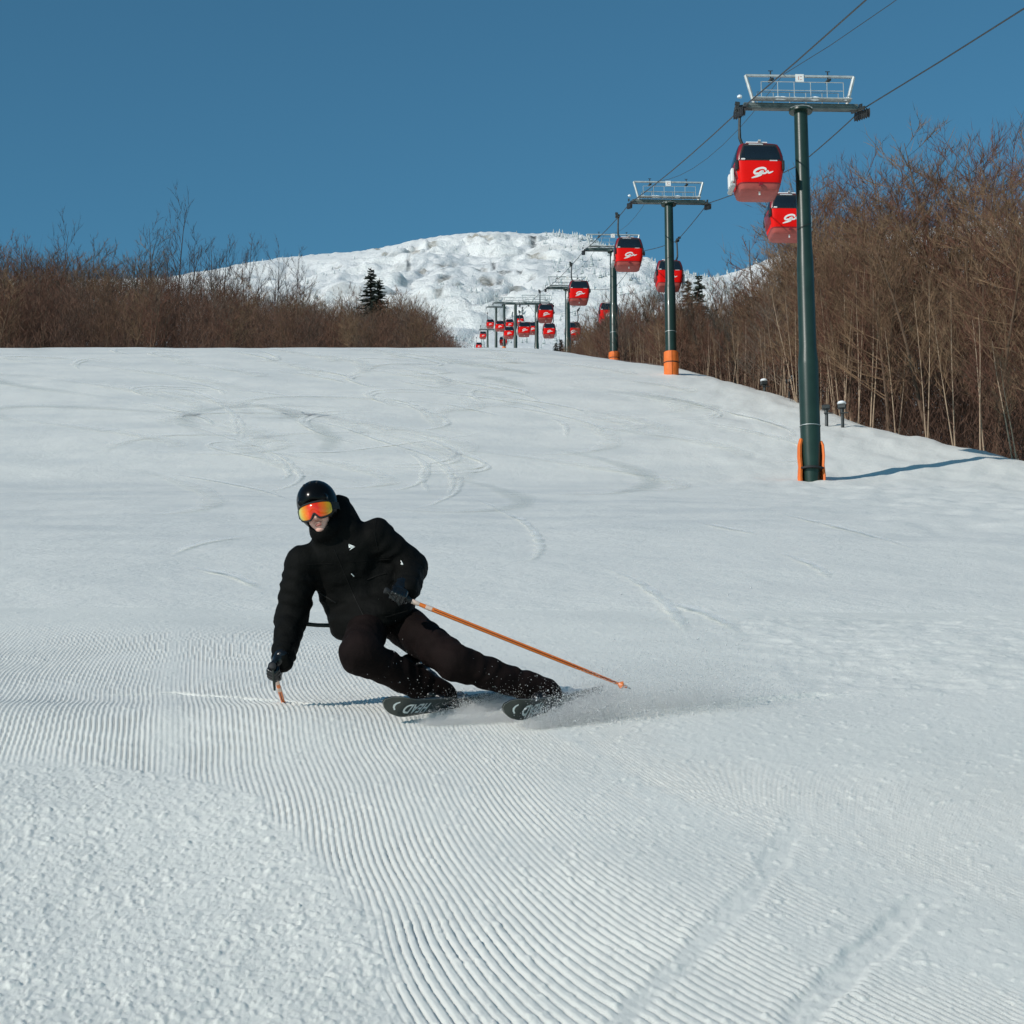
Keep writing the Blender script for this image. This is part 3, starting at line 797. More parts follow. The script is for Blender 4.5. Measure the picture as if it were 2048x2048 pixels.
for side in (-1, 1):
    for d, x, zt in TOPS:
        if all(abs(q[0]-d) > 3 for q in RP[side]): RP[side].append((d, x+side*GA, zt+.01))
    RP[side].sort()
    q0 = RP[side][0]
    RP[side].insert(0, (2, lineX(2)+side*GA, q0[2]-.262*(q0[0]-2)))
    qe = RP[side][-1]; RP[side].append((900, lineX(900)+side*GA, 262))
    pts = []
    for a, b in zip(RP[side][:-1], RP[side][1:]):
        L = b[0]-a[0]
        for k in range(6):
            t = k/6; sag = 4*t*(1-t)*min(.004*L, .5)
            pts.append((a[1]+(b[1]-a[1])*t, a[0]+L*t, a[2]+(b[2]-a[2])*t - sag))
    pts.append((RP[side][-1][1], RP[side][-1][0], RP[side][-1][2]))
    o = MB().tube(pts, .027, 6).build('haul_rope', M['rope'])
    tag(o, 'dark steel rope running over the %s ends of the tower cross-arms' % ('left' if side < 0 else 'right'), 'lift rope')
pts = []
cm = [(2, lineX(2)-.7, TOPS[0][2]+1.6-.27*78)] + [(d, x-.7, z+1.58) for d, x, z in TOPS]
for a, b in zip(cm[:-1], cm[1:]):
    for k in range(8):
        t = k/8; pts.append((a[1]+(b[1]-a[1])*t, a[0]+(b[0]-a[0])*t, a[2]+(b[2]-a[2])*t-4*t*(1-t)*1.1))
pts.append((cm[-1][1], cm[-1][0], cm[-1][2]))
o = MB().tube(pts, .014, 5).build('communication_cable', M['rope'])
tag(o, 'thin sagging cable slung between the lifting frames above the tower cross-arms', 'cable')

# ---------------------------------------------------------------- hydrants along the edge
def hydrant(px, py, d, h, label, cap=True):
    p = P(px, py, d); zb = Hz(p.x, p.y)
    root = empty('snowmaking_hydrant', (p.x, p.y, zb), random.uniform(-.4, .4))
    tag(root, label, 'hydrant', 'hydrants along the piste edge')
    MB().tube([(0, 0, -.3), (.02, 0, h*.55), (0, 0, h)], [.085, .085, .10], 8).build('post', M['dark_steel'], root)
    hd = MB(); hd.box((0, 0, h+.08), (.42, .34, .26), bev=.05); hd.tube([(-.12, -.1, h*.72), (.34, -.12, h*.70)], .035, 6); hd.build('valve_box', M['dark_steel'], root)
    if cap: MB().lathe([(.20, h+.20), (.24, h+.25), (.20, h+.33), (.08, h+.38)], n=10).build('snow', M['snow_cap'], root)
g = G(1653, 851); hydrant(1653, 851, g.y, .88, 'short black hydrant post in the snow right of the nearest tower', False)
g = G(1685, 853); hydrant(1685, 853, g.y, .98, 'black hydrant post with a round snow cap near the right trees')
g = G(1528, 772); hydrant(1528, 772, g.y+1.5, .5, 'low black hydrant with a snow cap among the birch trunks')
g = G(1578, 792); hydrant(1578, 792, g.y+.5, 1.1, 'thin dark hydrant post left of the nearest tower shaft', False)
# ---------------------------------------------------------------- trees
M['bark'] = mat('brown_bark', (.115, .072, .045), .9, var=.35, vscale=1.2)
M['twig_a'] = mat('brown_twigs', (.150, .080, .045), .9, var=.3, vscale=.6)
M['twig_b'] = mat('russet_twigs', (.130, .055, .034), .9, var=.3, vscale=.6)
M['twig_c'] = mat('olive_twigs', (.205, .125, .070), .9, var=.3, vscale=.6)
M['twig_e'] = mat('grey_twigs', (.150, .112, .085), .9, var=.3, vscale=.6)
M['twig_d'] = mat('dark_twigs', (.060, .045, .045), .9, var=.3, vscale=.6)
M['birch'] = mat('birch_bark', (.46, .33, .22), .8, var=.3, vscale=3., col2=(.28, .20, .14))
M['spruce'] = mat('spruce_needles', (.020, .030, .020), .9, var=.4, vscale=2)
M['frost'] = mat('frosted_needles', (.72, .75, .75), .9, col2=(.36, .40, .40), vscale=.3)
M['brush'] = mat('brushwood', (.095, .047, .029), .9, var=.45, vscale=.25)

def tri_twig(V, F, p, d, L, w, rs):
    s = d.cross(Vector((rs.uniform(-1, 1), rs.uniform(-1, 1), rs.uniform(-1, 1)))).normalized()*w
    o = len(V); V += [tuple(p-s), tuple(p+s), tuple(p+d*L)]; F.append((o, o+1, o+2))
def limb(V, F, pts, r0, r1, n=3):
    m = MB(); k = len(pts)
    m.tube(pts, [r0+(r1-r0)*i/(k-1) for i in range(k)], n, cap=False)
    o = len(V); V += m.v; F += [tuple(i+o for i in q) for q in m.f]
def tree_meshes(seed, Ht=10., style='bushy'):
    rs = random.Random(seed)
    tv, tf_, cv, cf = [], [], [], []
    stems = {'bushy': 3, 'tall': 1, 'birch': 2, 'sparse': 2}[style]
    for s in range(stems):
        lean = Vector((rs.uniform(-.16, .16), rs.uniform(-.16, .16), 1)).normalized()
        base = Vector((rs.uniform(-.35, .35), rs.uniform(-.35, .35), 0)) if stems > 1 else Vector((0, 0, 0))
        hh = Ht*(1 if s == 0 else rs.uniform(.72, .95))
        pts = [base + lean*hh*t + Vector((math.sin(t*5+seed), math.cos(t*4+seed*2), 0))*.12*t*hh*.12 for t in (-.05, .12, .3, .5, .7, .88, 1.0)]
        r0 = {'bushy': .085, 'tall': .13, 'birch': .075, 'sparse': .12}[style]*rs.uniform(.85, 1.2)
        limb(tv, tf_, pts, r0, .012, 6)
        nb = {'bushy': 17, 'tall': 34, 'birch': 18, 'sparse': 15}[style]
        for i in range(nb):
            lo = {'bushy': .12, 'tall': .18, 'birch': .34, 'sparse': .45}[style]
            t = lo + (0.98-lo)*(i+rs.random())/nb
            k = t*6 if t < 1 else 5.99
            j = int(np.searchsorted([-.05, .12, .3, .5, .7, .88, 1.0], t)-1); j = max(0, min(5, j))
            tt = [-.05, .12, .3, .5, .7, .88, 1.0]
            p = pts[j].lerp(pts[j+1], (t-tt[j])/(tt[j+1]-tt[j]))
            az = rs.uniform(0, 6.283); el = R(rs.uniform(28, 62) if style != 'tall' else rs.uniform(8, 55))
            d = Vector((math.cos(az)*math.cos(el), math.sin(az)*math.cos(el), math.sin(el)))
            L = hh*rs.uniform(.16, .32)*(1.15-.75*t)*(1.25 if style != 'birch' else .8)
            q = [p, p+d*L*.5+Vector((0, 0, .03*L)), p+d*L+Vector((0, 0, .16*L))]
            limb(cv, cf, q, .030*(1.3-t), .008, 3)
            n2 = {'bushy': 7, 'tall': 9, 'birch': 7, 'sparse': 6}[style]
            for m_ in range(n2):
                a = .25+.75*(m_+rs.random())/n2
                pp = q[0].lerp(q[1], a*2) if a < .5 else q[1].lerp(q[2], a*2-1)
                d2 = (d + Vector((rs.uniform(-.9, .9), rs.uniform(-.9, .9), rs.uniform(.0, 1.0)))).normalized()
                L2 = L*rs.uniform(.28, .55)
                tri_twig(cv, cf, pp, d2, L2, .014, rs)
                for e in range(5):
                    a2 = rs.uniform(.2, 1); p3 = pp+d2*L2*a2
                    d3 = (d2 + Vector((rs.uniform(-.8, .8), rs.uniform(-.8, .8), rs.uniform(-.1, 1.0)))).normalized()
                    tri_twig(cv, cf, p3, d3, L2*rs.uniform(.35, .8), .011, rs)
    def me(nm, v, f, m):
        o = mk(nm, v, f, m, smooth=False); d_ = o.data; bpy.data.objects.remove(o); return d_
    return tv, tf_, cv, cf, me
LIB = {}
def lib(key, seed, Ht, style, barkm, twigm):
    tv, tf_, cv, cf, me = tree_meshes(seed, Ht, style)
    LIB[key] = (me('trunk', tv, tf_, M[barkm]), me('crown', cv, cf, M[twigm]), Ht)
for i in range(5): lib('bushy%d' % i, 100+i, 10., 'bushy', 'bark', ['twig_a', 'twig_b', 'twig_c', 'twig_e', 'twig_b'][i])
for i in range(3): lib('tall%d' % i, 200+i, 14., 'tall', 'bark', ['twig_a', 'twig_c', 'twig_b'][i])
for i in range(4): lib('birch%d' % i, 300+i, 10., 'birch', 'birch', ['twig_a', 'twig_c', 'twig_b', 'twig_c'][i])
for i in range(2): lib('sparse%d' % i, 400+i, 11., 'bushy', 'twig_d', 'twig_d')
def plant(key, name, x, y, h, label, group, cat='tree', sw=1.0):
    t, c, Ht = LIB[key]
    r = empty(name, (x, y, Hz(x, y)-.05), random.uniform(0, 6.283))
    s = h/Ht; r.scale = (s*sw, s*sw, s)
    for nm, me in (('trunk', t), ('crown', c)):
        o = bpy.data.objects.new(nm, me); COL.objects.link(o); o.parent = r
    tag(r, label, cat, group)
    return r
# wood on the left beyond the crest
LO = [(-900, 440), (-300, 455), (0, 470), (200, 485), (342, 500), (400, 520), (450, 535), (520, 555), (560, 562), (640, 572), (700, 580), (740, 574), (800, 568), (845, 585), (870, 615), (890, 645), (915, 680), (930, 692)]
nL = 0
for i in range(185):
    px = random.uniform(-330, 905) if i < 150 else random.uniform(560, 900)
    d = random.uniform(186, 262)
    x = ray(px, 690)[0]*d
    top = np.interp(px, [a for a, b in LO], [b for a, b in LO]) + 14
    back = (d-186)/76
    h = (ez(top)*d - Hz(x, d))*(.70+.30*back)*random.uniform(.90, 1.06)
    h = max(2.2, h)
    plant('bushy%d' % random.randrange(5), 'bare_tree', x, d, h, 'bare brown tree in the dense leafless wood left beyond the crest', 'bare trees of the left wood', sw=random.uniform(1.0, 1.35)*(1 if h > 6 else 1.3))
DLAB = {348: 'tallest dark bare tree against the sky at the left edge of the left wood', 300: 'dark bare tree just outside the tallest one at the far left',
        120: 'dark bare tree standing alone far left above the wood', 385: 'dark bare tree just right of the tallest one above the left wood',
        415: 'fifth dark bare tree left of the spruce above the left wood', 452: 'fourth dark bare tree left of the spruce above the left wood',
        500: 'third dark bare tree left of the spruce above the left wood', 545: 'second dark bare tree left of the spruce above the left wood',
        590: 'dark thin bare tree nearest to the spruce on its left'}
for px, top, d in ((348, 412, 262), (300, 460, 268), (120, 455, 270), (415, 500, 265), (452, 488, 268), (500, 486, 266), (545, 502, 270), (590, 516, 275), (385, 502, 270)):
    x = ray(px, 690)[0]*d; h = ez(top)*d - Hz(x, d)
    plant('sparse%d' % random.randrange(2), 'dark_bare_tree', x, d, h, DLAB[px], 'dark bare trees above the left wood', sw=.8)
# wood on the right
RO = [(1095, 692), (1130, 680), (1165, 655), (1185, 612), (1210, 575), (1250, 562), (1300, 575), (1340, 562), (1385, 548), (1410, 556), (1440, 560), (1480, 548), (1530, 505), (1565, 470), (1600, 425), (1630, 375), (1660, 348), (1706, 322), (1800, 300), (2048, 270), (2400, 240)]
DM = [(1095, 240), (1144, 205), (1231, 172), (1290, 152), (1372, 135), (1507, 122), (1707, 105), (2048, 88), (2400, 76)]
for i in range(215):
    px = random.uniform(1120, 2300) if i < 120 else random.uniform(1150, 1720)
    d0 = np.interp(px, [a for a, b in DM], [b for a, b in DM])
    k = random.random()
    d = d0 + 2 + 34*k
    x = ray(px, 700)[0]*d
    top = np.interp(px, [a for a, b in RO], [b for a, b in RO])
    h = (ez(top)*d - Hz(x, d))*(.66+.34*k)*random.uniform(.85, 1.03); h = max(2.5, h)
    tall = px > 1560
    plant(('tall%d' % random.randrange(3)) if tall else ('bushy%d' % random.randrange(5)), 'bare_tree', x, d, h,
          'tall bare brown tree in the high wood behind the nearest tower' if tall else 'bare brown tree in the leafless wood right of the lift line',
          'tall bare trees of the right wood' if tall else 'bare trees of the right wood', sw=random.uniform(.95, 1.25))
for i, px in enumerate([1178, 1192, 1262, 1275, 1285, 1300, 1312, 1322, 1415, 1432, 1440, 1462, 1474, 1490, 1515, 1530, 1556, 1566, 1574, 1590, 1597, 1640, 1652, 1665, 1680, 1695, 1712, 1740, 1790, 1850, 1900, 1960, 2020]):
    d = np.interp(px, [a for a, b in DM], [b for a, b in DM]) + random.uniform(.5, 4)
    x = ray(px, 740)[0]*d
    top = np.interp(px, [a for a, b in RO], [b for a, b in RO])
    h = (ez(top)*d - Hz(x, d))*random.uniform(.36, .66)
    plant('birch%d' % random.randrange(4), 'birch_tree', x, d, h, 'slender pale barked bare tree at the front of the right wood', 'pale birches at the piste edge', sw=random.uniform(.55, .85))
# undergrowth that fills both woods
def thicket(name, spots, label):
    V = []; F = []
    rs = random.Random(5)
    for x, y, h in spots:
        z = Hz(x, y)
        for k in range(64):
            p = Vector((x+rs.gauss(0, .9), y+rs.gauss(0, .9), z+h*.90*rs.random()**1.2))
            d = Vector((rs.gauss(0, .6), rs.gauss(0, .6), 1)).normalized()
            tri_twig(V, F, p, d, h*rs.uniform(.07, .22), .020, rs)
    o = mk(name, V, F, M['brush'], smooth=False)
    tag(o, label, 'undergrowth', kind='stuff')
sp = []
for i in range(2000):
    px = random.uniform(-350, 915); d = random.uniform(184, 268); x = ray(px, 690)[0]*d
    top = np.interp(px, [a for a, b in LO], [b for a, b in LO])
    sp.append((x, d, max(1.2, (ez(top)*d-Hz(x, d))*.93*(.62+.38*(d-184)/84))))
thicket('undergrowth', sp, 'dense brown brushwood filling the left wood')
sp = []
for i in range(1350):
    px = random.uniform(1115, 2250); d0 = np.interp(px, [a for a, b in DM], [b for a, b in DM]); k = random.random(); d = d0+2.5+40*k
    x = ray(px, 700)[0]*d; top = np.interp(px, [a for a, b in RO], [b for a, b in RO])
    sp.append((x, d, max(1.0, (ez(top)*d-Hz(x, d))*.80*(.35+.65*k))))
thicket('undergrowth', sp, 'dense brown brushwood filling the right wood')
# spruces
def spruce_mesh(seed, Ht=8., m='spruce', dens=1.0):
    rs = random.Random(seed); V = []; F = []
    nt = 25
    for i in range(nt):
        z = Ht*(.10+.88*i/nt); L = Ht*.27*(1-i/nt)**.8+.12
        nb = int(12*dens)
        for j in range(nb):
            az = 6.283*(j+rs.random())/nb; d = Vector((math.cos(az), math.sin(az), rs.uniform(-.34, -.05)+.3*i/nt)).normalized()
            z = Ht*(.10+.88*(i+rs.uniform(-.6, .6))/nt)
            ll = L*rs.uniform(.5, 1.25)
            for k in range(7):
                a = (k+.6)/7; p = Vector((0, 0, z))+d*ll*a+Vector((0, 0, -.10*ll*a*a))
                s = Vector((-d.y, d.x, 0)); wv = ll*.26*(1.15-a)
                for sg in (-1, 1):
                    q = p + (s*sg+d*.5)*wv+Vector((0, 0, -.06))
                    o = len(V); V += [tuple(p-d*.11), tuple(p+d*.11+Vector((0, 0, .02))), tuple(q)]; F.append((o, o+1, o+2))
    return V, F
tv = []; tf_ = []; limb(tv, tf_, [Vector((0, 0, -.3)), Vector((0, 0, 4)), Vector((0, 0, 7.9))], .12, .02, 6)
SPT = mk('trunk', tv, tf_, M['bark']).data
SPC = []
for i in range(2):
    v, f = spruce_mesh(50+i); SPC.append(mk('crown', v, f, M['spruce'], smooth=False).data)
for o in [o for o in COL.objects if o.name.split('.')[0] in ('trunk', 'crown') and o.parent is None]: bpy.data.objects.remove(o)
for i, (px, top, d, lab) in enumerate([
    (740, 531, 226, 'dark green spruce standing above the left wood in front of the snowy summit'),
    (757, 552, 224, 'lower dark spruce right beside the taller spruce in the left wood'),
    (1400, 541, 196, 'dark pointed spruce tip above the right wood'),
    (1378, 549, 192, 'lower dark spruce tip left of the pointed spruce in the right wood'),
    (1122, 676, 262, 'small dark spruce just left of the fourth tower foot'),
    (1112, 682, 264, 'smaller dark spruce at the left of the little spruce clump'),
    (1143, 672, 258, 'small dark spruce just right of the fourth tower foot')]):
    x = ray(px, 690)[0]*d; h = max(2., ez(top)*d-Hz(x, d))
    r = empty('spruce_tree', (x, d, Hz(x, d)-.05), i*1.3); s = h/8.; w_ = s*(1.0 if i > 3 else .84 if i < 2 else .62); r.scale = (w_, w_, s)
    for nm, me in (('trunk', SPT), ('crown', SPC[i % 2])):
        o = bpy.data.objects.new(nm, me); COL.objects.link(o); o.parent = r
    tag(r, lab, 'spruce tree', 'spruces at the wood edges')
# frosted wood on the summit slopes: read as one mass
V = []; F = []
rs = random.Random(9)
nrM, ncM = MX.shape
cnt = 0
while cnt < 3600:
    i = rs.randrange(8, int(nrM*.80)); j = rs.randrange(20, ncM-20)
    x, y, z = MX[i, j], MY[i, j], MZ[i, j]
    if abs(x) > 420 or (-160 < x < 20 and y > 980 and rs.random() < .85): continue
    den = vn(np.array([x/55]), np.array([y/90]), 91)[0]
    right = x > 20 and y > 900
    if den < (.12 if not right else -.45) and rs.random() > .10: continue
    cnt += 1
    h = rs.uniform(1.2, 3.4)*(1.3 if right else 1); w = h*rs.uniform(.22, .36)
    x += rs.uniform(-2, 2); y += rs.uniform(-1, 1)
    for t in range(3):
        z0 = z-.6+h*(.05+.30*t); z1 = z0+h*.46; ww = w*(1-.27*t)
        o = len(V); a0 = rs.random()*6
        for k in range(5):
            a = a0+6.283*k/5; e = rs.uniform(.7, 1.25); V.append((x+ww*e*math.cos(a), y+ww*e*math.sin(a), z0-rs.uniform(0, .25)))
        V.append((x, y, z1))
        for k in range(5): F.append((o+k, o+(k+1) % 5, o+5))
o = mk('frosted_wood', V, F, M['frost'], smooth=False)
tag(o, 'frosted white trees covering the slopes of the snowy summit', 'frosted trees', kind='stuff')
# ---------------------------------------------------------------- the skier
def vn3(p, s, sc):                  # cheap 3-D noise from three planes
    x, y, z = p[..., 0]/sc, p[..., 1]/sc, p[..., 2]/sc
    return (vn(x+.37*z, y-.21*z, s)+vn(y+.31*x, z+.13*x, s+1)+vn(z-.27*y, x+.19*y, s+2))/3
def smin(a, b, k):
    h = np.clip(.5+.5*(b-a)/k, 0, 1)
    return b*(1-h)+a*h - k*h*(1-h)
def sd_cone(p, a, b, ra, rb):
    a = np.array(a); ba = np.array(b)-a; pa = p-a
    t = np.clip((pa@ba)/ba.dot(ba), 0, 1)
    return np.linalg.norm(pa-t[..., None]*ba, axis=-1)-(ra+(rb-ra)*t), t
def sd_ell(p, c, r, rot=None):
    q = p-np.array(c)
    if rot is not None: q = q@np.array(rot)      # columns of rot are the local axes
    k0 = np.linalg.norm(q/np.array(r), axis=-1); k1 = np.linalg.norm(q/(np.array(r)**2), axis=-1)
    return k0*(k0-1)/np.maximum(k1, 1e-9)
def surf_nets(fn, lo, hi, h, coarse=None):
    lo = np.array(lo, float); n = np.ceil((np.array(hi)-lo)/h).astype(int)+1
    g = np.stack(np.meshgrid(*[lo[i]+h*np.arange(n[i]) for i in range(3)], indexing='ij'), -1)
    if coarse is None: F = fn(g)
    else:
        F = coarse(g); k_ = np.abs(F) < .06
        F[k_] = fn(g[k_])
    nx, ny, nz = n
    ins = F < 0
    c = np.zeros((nx-1, ny-1, nz-1, 3)); cnt = np.zeros((nx-1, ny-1, nz-1))
    def sl(a, o): return a[o[0]:nx-1+o[0], o[1]:ny-1+o[1], o[2]:nz-1+o[2]]
    cor = [(i, j, k) for i in (0, 1) for j in (0, 1) for k in (0, 1)]
    for a in cor:
        for ax in range(3):
            if a[ax]: continue
            b = list(a); b[ax] = 1; b = tuple(b)
            fa, fb = sl(F, a), sl(F, b); m = (fa < 0) != (fb < 0)
            t = np.where(m, fa/np.where(m, fa-fb, 1), 0)
            for k in range(3): c[..., k] += np.where(m, a[k]+(t if k == ax else 0), 0)
            cnt += m
    act = cnt > 0
    idx = -np.ones(act.shape, int); idx[act] = np.arange(act.sum())
    ii = np.stack(np.nonzero(act), -1)
    V = lo + h*(ii + c[act]/cnt[act][:, None])
    Q = []
    for ax in range(3):
        o = [0, 0, 0]; o[ax] = 1
        A = ins[:nx-o[0], :ny-o[1], :nz-o[2]]; B = ins[o[0]:, o[1]:, o[2]:]
        e = np.stack(np.nonzero(A != B), -1)
        u_, w_ = (ax+1) % 3, (ax+2) % 3
        e = e[(e[:, u_] > 0) & (e[:, w_] > 0) & (e[:, u_] < n[u_]-1) & (e[:, w_] < n[w_]-1)]
        fl = A[e[:, 0], e[:, 1], e[:, 2]]
        def at(du, dw):
            q = e.copy(); q[:, u_] -= du; q[:, w_] -= dw; return idx[q[:, 0], q[:, 1], q[:, 2]]
        q = np.stack([at(1, 1), at(0, 1), at(0, 0), at(1, 0)], 1)
        q[~fl] = q[~fl][:, ::-1]
        Q.append(q)
    return V, np.concatenate(Q)

M['jacket'] = mat('black_jacket', (.0034, .0035, .0031), .75, var=.3, vscale=6, bump=.003, bscale=70, spec=.10)
M['trousers'] = mat('dark_brown_trousers', (.0088, .0050, .0046), .82, var=.35, vscale=7, bump=.003, bscale=90, spec=.10)
M['helmet'] = mat('gloss_black_helmet', (.0035, .0035, .0035), .20, var=.1, vscale=3, spec=.16, coat=.0)
M['leather'] = mat('black_leather', (.006, .006, .006), .22, var=.3, vscale=30, bump=.0015, bscale=120, spec=.55)
M['skin'] = mat('skin', (.78, .43, .34), .5, var=.10, vscale=30, bump=.0004, bscale=300)
M['lip'] = mat('lips', (.48, .16, .13), .45, var=.08, vscale=30)
M['strapm'] = mat('goggle_strap', (.012, .012, .012), .8, var=.2)
M['ski_base'] = mat('ski_base', (.050, .055, .046), .42, var=.2, vscale=6, spec=.5)
M['ski_top'] = mat('ski_topsheet', (.02, .021, .02), .3, var=.1, spec=.5)
M['ski_edge'] = mat('ski_edge', (.35, .37, .34), .3, .6, var=.1)
M['print'] = mat('white_print', (.85, .86, .83), .6, var=.06, vscale=20)
M['boot'] = mat('boot_shell', (.010, .010, .011), .32, var=.2, vscale=12, spec=.5)
M['yellow'] = mat('yellow_buckle', (.55, .50, .05), .4, var=.2, vscale=40)
M['pole_o'] = mat('orange_pole', (.85, .20, .025), .32, var=.06, vscale=20, coat=.3)
M['pole_d'] = mat('dark_pole_stripe', (.10, .02, .012), .4, var=.1)
M['pole_w'] = mat('pale_pole_band', (.75, .55, .45), .4, var=.1)
M['alu'] = mat('aluminium', (.5, .5, .5), .3, .9, var=.1)
M['webbing'] = mat('webbing', (.020, .024, .020), .8, var=.2, vscale=30)
SD = 11.5
def J(px, py, d): return np.array(P(px, py, d))
def rp_(v): return v*SD*1.02/FPX              # photo pixels to metres at the skier

hipL = J(795, 1242, 11.72); kneeL = J(912, 1326, 11.34); ankL = J(1098, 1387, 11.52)
hipR = J(740, 1240, 11.68); kneeR = J(720, 1308, 11.24); ankR = J(886, 1393, 11.56)
pel = J(765, 1228, 11.75); waist = J(742, 1200, 11.74); chest = J(706, 1136, 11.64); upch = J(682, 1098, 11.58); neck = J(655, 1070, 11.54)
shR = J(606, 1128, 11.56); elR = J(583, 1236, 11.60); wrR = J(565, 1322, 11.36); haR = J(549, 1343, 11.31)
shL = J(752, 1074, 11.56); elL = J(822, 1134, 11.62); wrL = J(816, 1180, 11.36); haL = J(796, 1190, 11.27)
head = J(637, 1020, 11.44)
foot0 = P(905, 1405, 11.58)

# head axes: looking at the camera, tilted
fwd = Vector((-.16, -1, -.10)).normalized()
hup = Vector((-.24, -.05, 1)); hup = (hup-fwd*hup.dot(fwd)).normalized()
hrt = hup.cross(fwd).normalized()          # image right
HR = Matrix((hrt, fwd, hup)).transposed()     # local x right, y forward, z up
HRn = np.array(HR)
def hd(x, y, z): return np.array(Vector(head) + HR @ Vector((x, y, z)))

def hf(x, y, z): return hd(x, y, z*1.2-.004 if z < 0 else z)
def body_sdf(p):
    d = sd_ell(p, hf(0, .0, .02), (.073, .092, .112), HRn)
    d = smin(d, sd_ell(p, hf(0, .028, -.062), (.055, .058, .058), HRn), .03)       # jaw
    d = smin(d, sd_ell(p, hf(0, .064, -.098), (.024, .020, .018), HRn), .02)       # chin
    d = smin(d, sd_cone(p, hf(0, .088, .0), hf(0, .112, -.042), .010, .0145)[0], .012)  # nose
    for s in (-1, 1):
        d = smin(d, sd_ell(p, hf(s*.013, .102, -.046), (.010, .010, .008), HRn), .008)
        d = smin(d, sd_ell(p, hf(s*.038, .062, -.038), (.024, .020, .022), HRn), .02)  # cheeks
        d = np.maximum(d, -sd_ell(p, hf(s*.030, .100, .020), (.018, .014, .011), HRn)) # eye sockets
        d = np.minimum(d, sd_ell(p, hf(s*.030, .080, .020), (.012, .012, .011), HRn))  # eyes
    d = smin(d, sd_ell(p, hf(0, .094, -.067), (.022, .008, .0055), HRn), .006)     # upper lip
    d = smin(d, sd_ell(p, hf(0, .092, -.0795), (.019, .008, .0065), HRn), .006)    # lower lip
    d = np.maximum(d, -sd_ell(p, hf(0, .106, -.0735), (.024, .010, .0022), HRn))
    d = smin(d, sd_cone(p, head*.98+neck*.02+np.array([0, .02, -.05]), neck, .06, .062)[0], .03)
    return d
def torso_sdf(p):
    d = sd_cone(p, neck, chest, .06, .10)[0]
    for a, b, r1, r2 in ((chest, pel, .10, .10), (shR, elR, .05, .04), (elR, wrR, .042, .03), (shL, elL, .05, .04), (elL, wrL, .042, .03), (shL, chest, .05, .07), (shR, chest, .05, .07),
                         (pel, hipL, .09, .085), (pel, hipR, .09, .085), (hipL, kneeL, .08, .055), (kneeL, ankL, .055, .04), (hipR, kneeR, .08, .055), (kneeR, ankR, .055, .04)):
        d = smin(d, sd_cone(p, a, b, r1, r2)[0], .03)
    return d
ORG = Vector((foot0.x, foot0.y, Hz(foot0.x, foot0.y)))
lo = np.min([hipL, kneeL, ankL, kneeR, ankR, head, shR, elR, wrR, elL], 0)-.30; hi = np.max([hipL, kneeL, ankL, ankR, head, shL, elL, waist], 0)+.30
# the body is one skin: head, neck, trunk and limbs under the clothes
def whole(p): return np.minimum(body_sdf(p), torso_sdf(p))
Vb, Qb = surf_nets(torso_sdf, lo, hi, .026)
Vh, Qh = surf_nets(body_sdf, head-.18, head+.18, .0045)
keep = np.ones(len(Qh), bool)
V = np.concatenate([Vb, Vh]); Q = np.concatenate([Qb, Qh+len(Vb)])
person = mk('person', V, Q, M['skin'], origin=ORG, auto=False)
tag(person, 'skier in black jacket, helmet and orange mirrored goggles leaning deep into a carved turn', 'person')
lip = MB()
for zz, hx, hz in ((-.067, .023, .0058), (-.0797, .020, .0068)):
    v = []; f = []
    for i in range(7):
        for j in range(8):
            a = -1.35+2.7*j/7; b_ = -1.2+2.4*i/6
            v.append(tuple(hd(hx*1.04*math.sin(a), .0885 + .0125*math.cos(a)*math.cos(b_), zz*1.2-.004+hz*1.05*math.sin(b_)*math.cos(a*.9))))
    for i in range(6):
        for j in range(7): f.append((i*8+j, i*8+j+1, (i+1)*8+j+1, (i+1)*8+j))
    lip.add(v, f)
lip.build('lips', M['lip'], person, ORG, auto=False)

